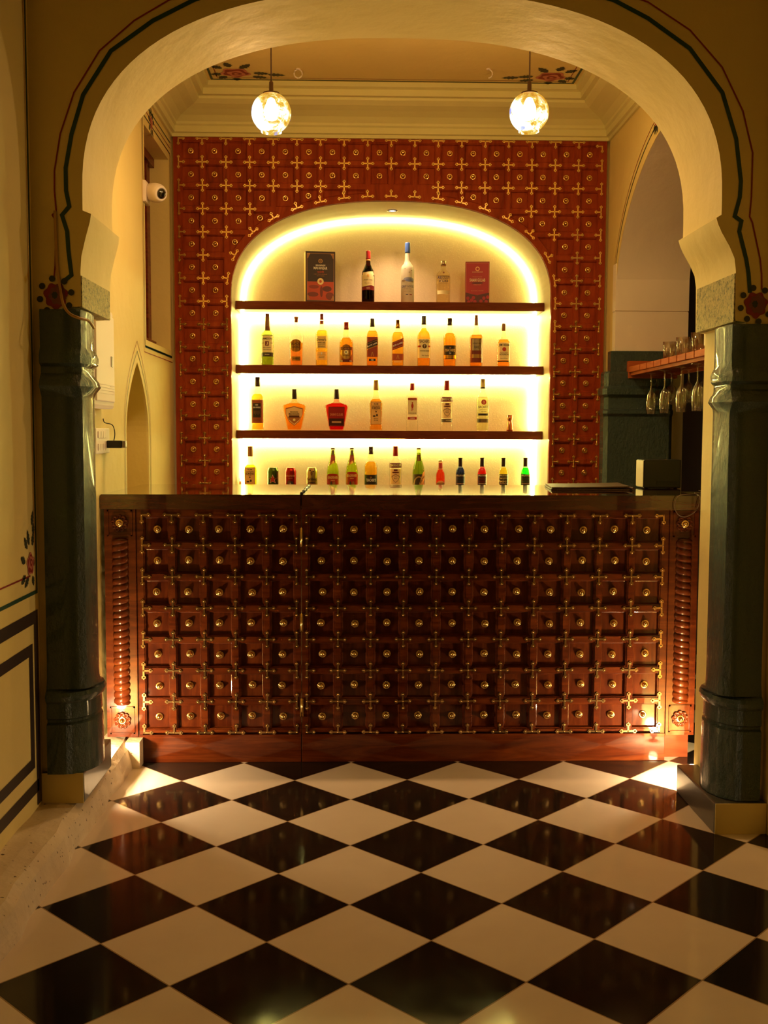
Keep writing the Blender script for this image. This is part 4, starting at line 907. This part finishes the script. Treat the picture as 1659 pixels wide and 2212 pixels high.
beer(904, 'olive green beer bottle with dark circular label, between vodka and small red bottle', 0, (220, 240, 120), (150, 176, 40), [(rect(-12.4, 12.4, 1024, 1052), (62, 52, 30)), (disc(0, 1045, 11.5, 17), (175, 145, 85)), (disc(0, 1045, 9.3, 14), (62, 52, 30)), ([(-2, 1052), (8, 1022), (12.3, 1016), (12.3, 1034), (6, 1052)], (190, 160, 90)), (rect(-4, 3.5, 982, 996), (120, 90, 50), 1)],
     [('TUBORG', 6, 1037, 17, 6, DK, 1.4)])
bottle(951, zr, Y4, 'small red-orange breezer bottle, shortest in the bottom row', 'alcopop bottle', [(1070, 9.6), (1030, 9.8), (1022, 9), (1015, 5.6), (1008, 4.8), (996, 3.9), (995, 4.2)], (255, 200, 170), ((248, 84, 50), 1011), [([(997, 4.3), (996, 4.7), (994, 4.5), (993.2, 3.6)], (200, 180, 140), 1)],
    patches=[(disc(0, 1046, 9, 8), (226, 160, 100)), (rect(-9.2, 9.2, 1046, 1056), (226, 160, 100)), (rect(-4.2, 4.2, 1000, 1011), (190, 50, 34)), (rect(-4.4, 4.4, 1011.5, 1014), (205, 140, 70))], texts=[('BREEZER', 0, 1044.5, 17, 4.4, DK)], group=G4)
for cx, g, l, t1, t2, tc, lb in ((994, (150, 170, 215), (26, 52, 130), 'BLUE', 'CURACAO', (40, 70, 90), 'syrup bottle with deep blue contents and black label'), (1041, (255, 150, 140), (216, 20, 26), 'RED', 'BERRY', (130, 20, 20), 'syrup bottle with bright red contents and black label'), (1087, (255, 255, 200), (250, 235, 90), 'MOJITO', 'MINT', (205, 190, 120), 'syrup bottle with pale yellow contents and black label'), (1134, (150, 240, 150), (20, 190, 50), 'GREEN', 'MINT', (50, 80, 50), 'syrup bottle with vivid green contents and black label')):
    t = bottle(cx, zr, Y4, lb, 'syrup bottle', [(1070, 9.8), (1023, 9.9), (1016, 8.8), (1010, 6), (1007, 4.3), (991, 4)], g, (l, 1010), [([(1008, 4.6), (1002, 4.5), (991, 4.3), (990, 5), (988.5, 4.9)], (50, 24, 20))], patches=[(rect(-9.5, 9.5, 1024, 1060), (36, 20, 18))],
        texts=[('FRUITAGE', 0, 1027, 17, 3.4, (232, 205, 175)), (t1, 0, 1033.5, 15, 4.6, tc), (t2, 0, 1039.8, 16, 4.6, tc), ('FLAVOURED SYRUP', 0, 1044.3, 16, 1.6, (200, 175, 140))], group=G4)
# top shelf
def carton(cx, w, y0, lab, col, rz, depth, pats, txts):
    Yc = 6.10; X = onY(cx, 600, Yc).x; h = onY(cx, y0, Yc-depth/2).z-Z1; hw = w/2*PXS
    t = thing('gift_box', (X, Yc, Z1), lab, 'gift box', None, rz); MB().box(-hw, hw, -depth/2, depth/2, 0, h, 0, .001).build('carton', cm(col), t)
    z = lambda y: max(.0005, (651.5-y)/(651.5-y0)*h)
    decorate(t, lambda x, zz, d: (x, -depth/2-d*.5, zz), z, pats, txts, 'printed_front'); return t, hw, depth, h
CNR = lambda sx, y, s2: [(sx*31, y), (sx*24, y), (sx*27, y+s2*4), (sx*29, y+s2*9), (sx*31, y+s2*9)]
t, hw, dp, h = carton(690.5, 63, 543, 'tall black and orange-red printed gift box with pale edge, left on top shelf', (46, 24, 20), radians(9), .075,
    [(rect(-29, 29, 547, 647), (180, 130, 80)), (rect(-28, 28, 548, 646), (50, 28, 24)), (rect(-28, 28, 607, 646), (190, 70, 36)), (disc(-14, 618, 11, 4), (140, 48, 30)), (disc(14, 622, 10, 6), (96, 36, 30)), (disc(20, 637, 9, 8), (120, 46, 30)), (disc(-16, 634, 12, 5), (120, 46, 30)), (disc(2, 628, 3, 12), (120, 42, 28)), (disc(0, 606.5, 7), (226, 196, 140)), (disc(0, 606.5, 3), (200, 96, 50)), (disc(0, 563.5, 4.6), (200, 150, 80)), (disc(0, 563.5, 3), (50, 28, 24)), (rect(-28.5, -22, 547.5, 549), GOLD), (rect(22, 28.5, 547.5, 549), GOLD), (CNR(-.9, 549, 1), (170, 120, 70)), (CNR(.9, 549, 1), (170, 120, 70)), (CNR(-.9, 645, -1), (170, 120, 70)), (CNR(.9, 645, -1), (170, 120, 70))],
    [('MAHARANI', 0, 572.5, 20, 3.6, WHT), ('MAHANSAR', 0, 578.5, 29, 6, WHT), ('नारंगी', 0, 586.5, 15, 5, (196, 74, 40)), ('HERITAGE LIQUEUR', 0, 591.5, 28, 1.8, (190, 130, 90)), ('ROYAL ORANGE', 0, 595, 16, 1.4, (190, 130, 90)), ('M', 0, 563.5, 3, 3, GOLD)])
MB().box(-hw-.0006, -hw-.0001, -dp/2+.002, dp/2-.002, .001, h-.001).build('pale_side', cm((196, 158, 96)), t)
t2_, hw2, dp2, h2 = carton(1031, 51, 565, 'red printed gift box with berries at its foot, rightmost on top shelf', (150, 14, 22), radians(-5), .07,
    [(rect(-24.3, 24.3, 567.5, 650), (205, 120, 80)), (rect(-23.5, 23.5, 568.5, 650), (176, 16, 26)), ([(-25, 628), (-14, 631), (0, 634), (12, 631), (25, 629), (25, 651), (-25, 651)], (86, 22, 20))]+[(disc(x, y, 3.6), (170, 22, 34)) for x, y in ((-20, 640), (-12, 644), (-18, 648), (-5, 647), (8, 646), (19, 647), (14, 640), (22, 638), (-8, 639))]+[(disc(0, 580, 4.6), (225, 160, 110)), (disc(0, 580, 2.8), (176, 16, 26)), (disc(0, 609, 13, 1.8), (90, 20, 20))],
    [('MAHARANI MAHANSAR', 0, 586.5, 22, 1.8, (232, 190, 150)), ('Premium Liqueur', 0, 596.5, 20, 2.2, (220, 150, 110)), ('SHAHI GULAB', 0, 603, 33, 6.5, (236, 196, 160)), ('HERITAGE', 0, 612.5, 16, 1.8, (220, 150, 110)), ('ROYAL ROSE', 0, 625, 26, 1.6, (220, 150, 110))])
bottle(795, Z1, Y1, 'dark red wine bottle with cream wavy label and red capsule', 'wine bottle', [(652, 13.4), (596, 13.6), (588, 12.6), (578, 8), (571, 5.4), (560, 4.8), (542, 4.6)], (70, 14, 16), ((30, 6, 8), 575), [([(561, 5.2), (558, 5.3), (543, 5.1), (542, 4.7)], (158, 26, 32)), ([(564.5, 5.2), (561, 5.2)], (190, 130, 60))],
    patches=[([(-12.8, 590), (-6, 589.5), (4, 588), (12.8, 587), (12.8, 619.5), (6, 617.5), (-5, 620), (-12.8, 620.5)], (222, 196, 150)), ([(-12.8, 621), (-5, 620.5), (6, 618), (12.8, 620), (12.8, 628), (-12.8, 628)], (130, 26, 30)), (rect(-2.2, 2.2, 594, 600), (205, 165, 90))], texts=[("JACOB'S CREEK", 0, 606.5, 19, 2.4, DK), ('Shiraz Cabernet', 0, 613, 15, 1.8, (150, 110, 80)), ('RESERVE', 0, 624, 7, 1.6, CR)], group=G1)
FROST = mat('frosted_glass', (.86, .80, .66), .35); FROST.node_tree.nodes['Principled BSDF'].inputs['Transmission Weight'].default_value = .35
bottle(880, Z1, Y1, 'tall frosted white vodka bottle with blue cap and blue painted scene', VD, [(652, 14), (584, 14), (576, 12.5), (569, 7.5), (563, 5.8), (546, 5.3), (526, 5.2)], (0, 0, 0), None, [([(547, 5.6), (545, 5.9), (526, 5.7), (524.5, 5.2)], (52, 82, 150))], opaque=FROST,
    patches=[(disc(2, 605, 11.5, 4.5), (150, 155, 185)), (disc(4, 607, 9, 3.4), (118, 130, 180)), (disc(-9, 608, 4, 2), (140, 120, 95)), (disc(10, 610, 3, 1.6), (140, 120, 95)), (disc(-6, 582, .8), (90, 75, 60)), (disc(8, 586, 1.6, .7), (110, 90, 70)), (disc(3, 590, 1.8, .6), (120, 100, 80)), (rect(-4, 1, 637, 639), (60, 70, 110)), (rect(4, 9, 637, 639), (160, 70, 60))], texts=[('GREY GOOSE', 0, 620.5, 25, 5, (86, 82, 120)), ('V O D K A', 0, 626, 15, 2.4, (130, 115, 110)), ('PRODUCT OF FRANCE', 0, 631, 16, 1.3, (150, 125, 100))], group=G1)
bottle(957, Z1, Y1, 'short clear round-shouldered vodka bottle with dark blue lettering and silver cap', VD, [(652, 15), (600, 15.3), (592, 13.5), (586, 8.5), (583, 5.2), (574, 5)], (246, 236, 206), ((240, 230, 205), 596), [([(574.5, 5.8), (564, 5.8)], (190, 175, 150), 1)],
    patches=[(disc(0, 590.5, 2, 2.2), (120, 70, 40)), (rect(-13, 13, 629, 637), (225, 200, 155))], texts=[('ABSOLUT', 0, 601.5, 26, 6.2, (44, 42, 90)), ('VODKA', 0, 609, 20, 6.2, (44, 42, 90)), ('Country of Sweden', 0, 614.5, 20, 2, (120, 100, 70))], group=G1)
# copper tumblers at the far left of the counter shelf
for px, hw_, yt, lb in ((504.5, 3.6, 1033, 'small copper tumbler at the far left end of the bottom counter'), (510.5, 2.2, 1040, 'tiny copper cup beside the copper tumbler, far left of the bottom counter')):
    p = onY(px+12, yt, 6.14); h = max(.04, p.z-zr); t = MB().lathe([(hw_*PXS*.85, 0), (hw_*PXS, h), (hw_*PXS*.9, h), (hw_*PXS*.7, .004), (.0003, .004)], (0, 0, 0), 20).build('tumbler', COPPER, loc=(onY(px+9, yt, 6.14).x, 6.14, zr)); tag(t, lb, 'tumbler')
# ------------------------------------------------------------------ on the bar
fd = thing('menu_folder', (1.00, 4.66, 1.067), 'flat brown leather menu folder lying on the bar, at its right side', 'menu folder', rz=radians(-2))
mb = MB(); N = 12
for k, (z0, z1, dd) in enumerate(((.001, .006, 0), (.008, .013, .004))):
    g = []
    for sgn, zz in ((0, z0), (1, z1)):
        for i in range(N+1):
            for j in range(2):
                x = -.165+dd+(.335-dd)*i/N; zb_ = zz+(.010*((i/N)**2) if k else 0)*.6; g.append((x+(j*.02), -.17+dd+j*.34, zb_))
    n2_ = 2*(N+1); fs = []
    for b in (0, n2_):
        for i in range(N): fs.append((b+2*i, b+2*i+2, b+2*i+3, b+2*i+1))
    for i in range(N): fs.append((2*i, 2*i+2, n2_+2*i+2, n2_+2*i)); fs.append((2*i+1, 2*i+3, n2_+2*i+3, n2_+2*i+1))
    fs.append((0, 1, n2_+1, n2_)); fs.append((2*N, 2*N+1, n2_+2*N+1, n2_+2*N)); mb.add(g, fs)
mb.lathe([(.0065, -.17), (.0065, .17)], (.186, 0, .0075), 12, axis='y')
LEA = mat('brown_leather', (.085, .045, .028), .45); v = coord(LEA); bump(LEA, noise(LEA, v, 120, 3), .3, .002); mb.build('cover', LEA, fd)
pos = thing('till_box', (1.343, 4.70, 1.067), 'black boxy till with pale left side standing on the bar top', 'till')
MB().box(-.078, .088, -.06, .062, .004, .128, 0, .004).build('housing', BLACKP, pos)
MB().box(-.0805, -.0783, -.057, .060, .008, .124, 0, .0008).build('side_panel', mat('cream_plastic', (.72, .62, .42), .4), pos)
MB().box(-.02, .07, -.0635, -.061, .018, .034).build('paper_slot', mat('slot_black', (.004, .004, .004), .3), pos)
for sx in (-.06, .07):
    MB().lathe([(.008, 0), (.008, .005)], (sx, -.04, 0), 10).build('foot', BLACKP, pos)
mb = MB(); a = onY(1396, 1066, YF-.03); P = [(1.44, 4.42, 1.072), (1.41, 4.28, 1.074), (1.33, 4.14, 1.073), (1.262, 4.108, 1.068), (1.245, 4.108, 1.03), (1.258, 4.107, .995), (1.29, 4.108, .985), (1.33, 4.108, 1.01), (1.345, 4.112, 1.06), (1.352, 4.2, 1.073)]
def smooth(P, k=6):
    out = []; Q = [Vector(p) for p in P]
    for i in range(len(Q)-1):
        p0, p1, p2, p3 = Q[max(i-1, 0)], Q[i], Q[i+1], Q[min(i+2, len(Q)-1)]
        for j in range(k):
            t = j/k; out.append(.5*((2*p1)+(p2-p0)*t+(2*p0-5*p1+4*p2-p3)*t*t+(3*p1-p0-3*p2+p3)*t**3))
    return out+[Q[-1]]
mb.tube(smooth(P), .0018, 6); tag(mb.build('cable', mat('thin_brown_cable', (.12, .07, .04), .5)), 'thin dark cable looping over the right front edge of the bar', 'cable')
# ------------------------------------------------------------------ glass rack in the side arch
rk = thing('glass_rack', (1.42, 4.85, 1.63), 'reddish slatted wooden rack in the side arch, glasses hanging beneath it', 'glass rack')
px_ = (1368, 1381.5, 1396, 1411, 1427, 1444, 1461, 1480, 1498.5, 1526)
ys = [onX(x, 800, 1.42).y-4.85 for x in px_]; ys[0] = 5.56-4.85
for i in range(9): MB().box(0, .26, ys[i+1]+.006, ys[i]-.005, 0, .029, 0, .002).build('slat', RACKW, rk)
MB().box(0, .26, -.84, ys[9]-.004, 0, .029, 0, .002).build('slat', RACKW, rk)
for xx in (.012, .225): MB().box(xx, xx+.022, -.84, .71, -.016, .0, 0, .001).build('rail', RACKW, rk)
MB().box(0, .26, .70, .755, -.03, .06, 0, .002).build('wall_bracket', RACKW, rk)
GG = tint('stem_glass', (.95, .95, .92), .32, .01)
def stem(kind, loc, lb):
    if kind == 'flute': nm, cat, P = 'champagne_flute', 'flute', [(.030, -.001), (.030, -.003), (.006, -.006), (.0035, -.02), (.0035, -.075), (.006, -.085), (.016, -.10), (.0235, -.125), (.0255, -.155), (.0225, -.205), (.0215, -.205), (.0243, -.155), (.0223, -.127), (.014, -.103), (.0005, -.094)]
    else: nm, cat, P = 'wine_glass', 'wine glass', [(.033, -.001), (.033, -.003), (.006, -.006), (.0037, -.02), (.0037, -.05), (.008, -.060), (.023, -.074), (.033, -.098), (.0335, -.115), (.0275, -.158), (.0265, -.158), (.0322, -.115), (.0317, -.099), (.022, -.077), (.0005, -.066)]
    MBg = MB().lathe(P[:], (0, 0, 0), 24, cap=False); o = MBg.build(nm, GG, loc=loc); return tag(o, lb, cat, 'glasses hanging from the rack')
nm4 = ('farthest', 'second farthest', 'third farthest', 'nearest')
for k, (x, yb_) in enumerate(((1406, 867), (1435, 864), (1471, 860), (1506, 854))):
    p = onX(x, yb_, 1.475); stem('flute', (1.475, p.y, 1.629-.016+.001), 'champagne flute hanging upside down from the rack, %s of the four along its front' % nm4[k])
for k, (x, yb_) in enumerate(((1418.5, 838), (1450.5, 834), (1487.5, 826), (1523, 817))):
    p = onX(x, yb_, 1.575); stem('wine', (1.575, p.y, 1.614+.001), 'rounded wine glass hanging upside down behind the flutes, %s of four from the till' % nm4[k])
TP = [(.0001, .003), (.024, .003), (.027, .004), (.031, .085), (.0298, .085), (.0262, .008), (.0001, .008)]
for k, (x, xx) in enumerate(((1446, 1.47), (1459, 1.54), (1475, 1.46), (1490, 1.52), (1508, 1.46))):
    p = onX(x, 757, xx); o = MB().lathe(TP, (0, 0, 0), 24, cap=False).build('tumbler', GG, loc=(xx, p.y, 1.657))
    tag(o, 'clear straight tumbler standing on the rack, %s' % ('farthest from the camera', 'second from the far end', 'in the middle of the five', 'second nearest the right column', 'nearest the right column')[k], 'tumbler', 'tumblers on top of the rack')
o = MB().box(1.36, 1.385, 3.99, 4.16, 1.655, 1.74, 0, .003).build('junction_box', mat('cream_box', (.74, .66, .42), .45)); tag(o, 'small cream box on the wall at the near end of the glass rack', 'box')
# ------------------------------------------------------------------ things on the left alcove wall
fb = thing('fuse_box', (XL, 4.02, 1.397), 'tall white plastic fuse box on the left wall above the switch plate', 'fuse box')
MB().box(0, .050, -.165, .165, 0, .375, 0, .012).build('housing', WHITEP, fb)
MB().box(.048, .056, -.135, .150, .025, .350, 0, .004).build('door', WHITEP, fb)
MB().box(.056, .0585, .09, .115, .16, .20, 0, .001).build('latch', mat('grey_plastic', (.3, .25, .22), .4), fb)
rb = MB()
for k in range(4): rb.box(.056, .0575, -.125, .14, .055+.011*k, .060+.011*k)
rb.box(.056, .0572, .08, .12, .083, .086); rb.build('grille', WHITEP, fb)
sp_ = thing('switch_plate', (XL, 4.15, 1.225), 'white switch plate with rocker switches under the fuse box', 'switch plate')
MB().box(0, .012, -.11, .11, 0, .098, 0, .004).build('plate', WHITEP, sp_)
for zz in (.012, .060):
    for k in range(5): MB().box(.012, .016, -.085+.026*k, -.064+.026*k, zz, zz+.026, 0, .001).build('rocker_switch', WHITEP, sp_)
ad_ = thing('phone_adapter', (XL+.012, 4.22, 1.245), 'black plug-in adapter with grey tip sticking out of the switch plate', 'adapter')
MB().box(.001, .060, -.016, .016, 0, .030, 0, .003).build('body', BLACKP, ad_); MB().box(.060, .074, -.015, .015, .001, .029, 0, .003).build('tip', MC['grey_plastic'], ad_)
tag(MB().tube(smooth([(XL+.03, 4.24, 1.262), (XL+.035, 4.25, 1.30), (XL+.03, 4.235, 1.335), (XL+.008, 4.20, 1.345), (XL+.004, 4.19, 1.36)]), .002, 6).build('cable', BLACKP), 'short black cable looping from the adapter to the wall', 'cable')
cb = smooth([(onY(118, 455, 3.39).x, 3.392, onY(118, 455, 3.39).z), (-.943, 3.392, 1.83), (-.934, 3.39, 1.76), (-.918, 3.365, 1.705), (-.896, 3.355, 1.675), (-.868, 3.36, 1.662), (-.850, 3.40, 1.658), (-.845, 3.45, 1.64)])
tag(MB().tube(cb, .0045, 8).build('cable', mat('painted_cable', (.50, .30, .07), .45)), 'ochre cable running down the arch wall across the left column top', 'cable')
tag(MB().tube(smooth([(-.955, 3.86, 1.40), (-.945, 3.85, 1.37), (-.955, 3.83, 1.355), (-.975, 3.83, 1.33), (-.99, 3.825, 1.1), (-.99, 3.825, .35)]), .004, 8).build('cable', MC['cream_plastic']), 'pale cable running down beneath the fuse box', 'cable')
# security camera
sc2 = thing('security_camera', (XL-.015, 5.10, 2.43), 'pinkish white security camera on the left wall, black lens turned to the room', 'security camera')
MB().box(0, .03, -.055, .055, -.05, .05, 0, .008).build('mount', WHITEP, sc2)
dv = Vector((.62, -.62, -.22)).normalized(); M = Vector((0, 0, 1)).rotation_difference(dv).to_matrix().to_4x4()
def tm(mb, M): mb.v = [tuple(M @ Vector(p)) for p in mb.v]; return mb
ctr = Vector((.065, -.01, 0))
tm(MB().lathe([(.034, -.045), (.042, -.03), (.045, 0), (.042, .03), (.034, .048), (.027, .055), (.026, .052), (.0002, .050)], (0, 0, 0), 28), Matrix.Translation(ctr) @ M).build('housing', WHITEP, sc2)
tm(MB().lathe([(.0245, .051), (.022, .056), (.012, .0595), (.0002, .0605)], (0, 0, 0), 24, cap=False), Matrix.Translation(ctr) @ M).build('lens', mat('lens_black', (.006, .006, .006), .08, coat=1), sc2)
# ceiling hooks
for x, lb in ((.5*(onY(644, 165, 5.3).x), 'small white ring hook on the ceiling near the left lamp'), (0, 'small white hook on the ceiling near the right lamp')):
    px = 644 if 'left' in lb else 1055; r = fw+rt*((px-829.5)/F_PX)+up*((1106-152)/F_PX); t_ = (ZC-.008-EYE)/r.z; P = r*t_
    t = thing('ceiling_hook', (P.x, P.y, ZC), lb, 'hook')
    MB().tube([(.020*cos(a), .004*sin(a), -.024+.022*sin(a)) for a in [(-pi*.5+2*pi*i/24*(1 if px == 644 else .55)) for i in range(25)]], .0035, 8).build('ring', WHITEP, t)
    MB().lathe([(.012, 0), (.010, -.004), (.003, -.006)], (0, 0, 0), 14).build('plate', WHITEP, t)
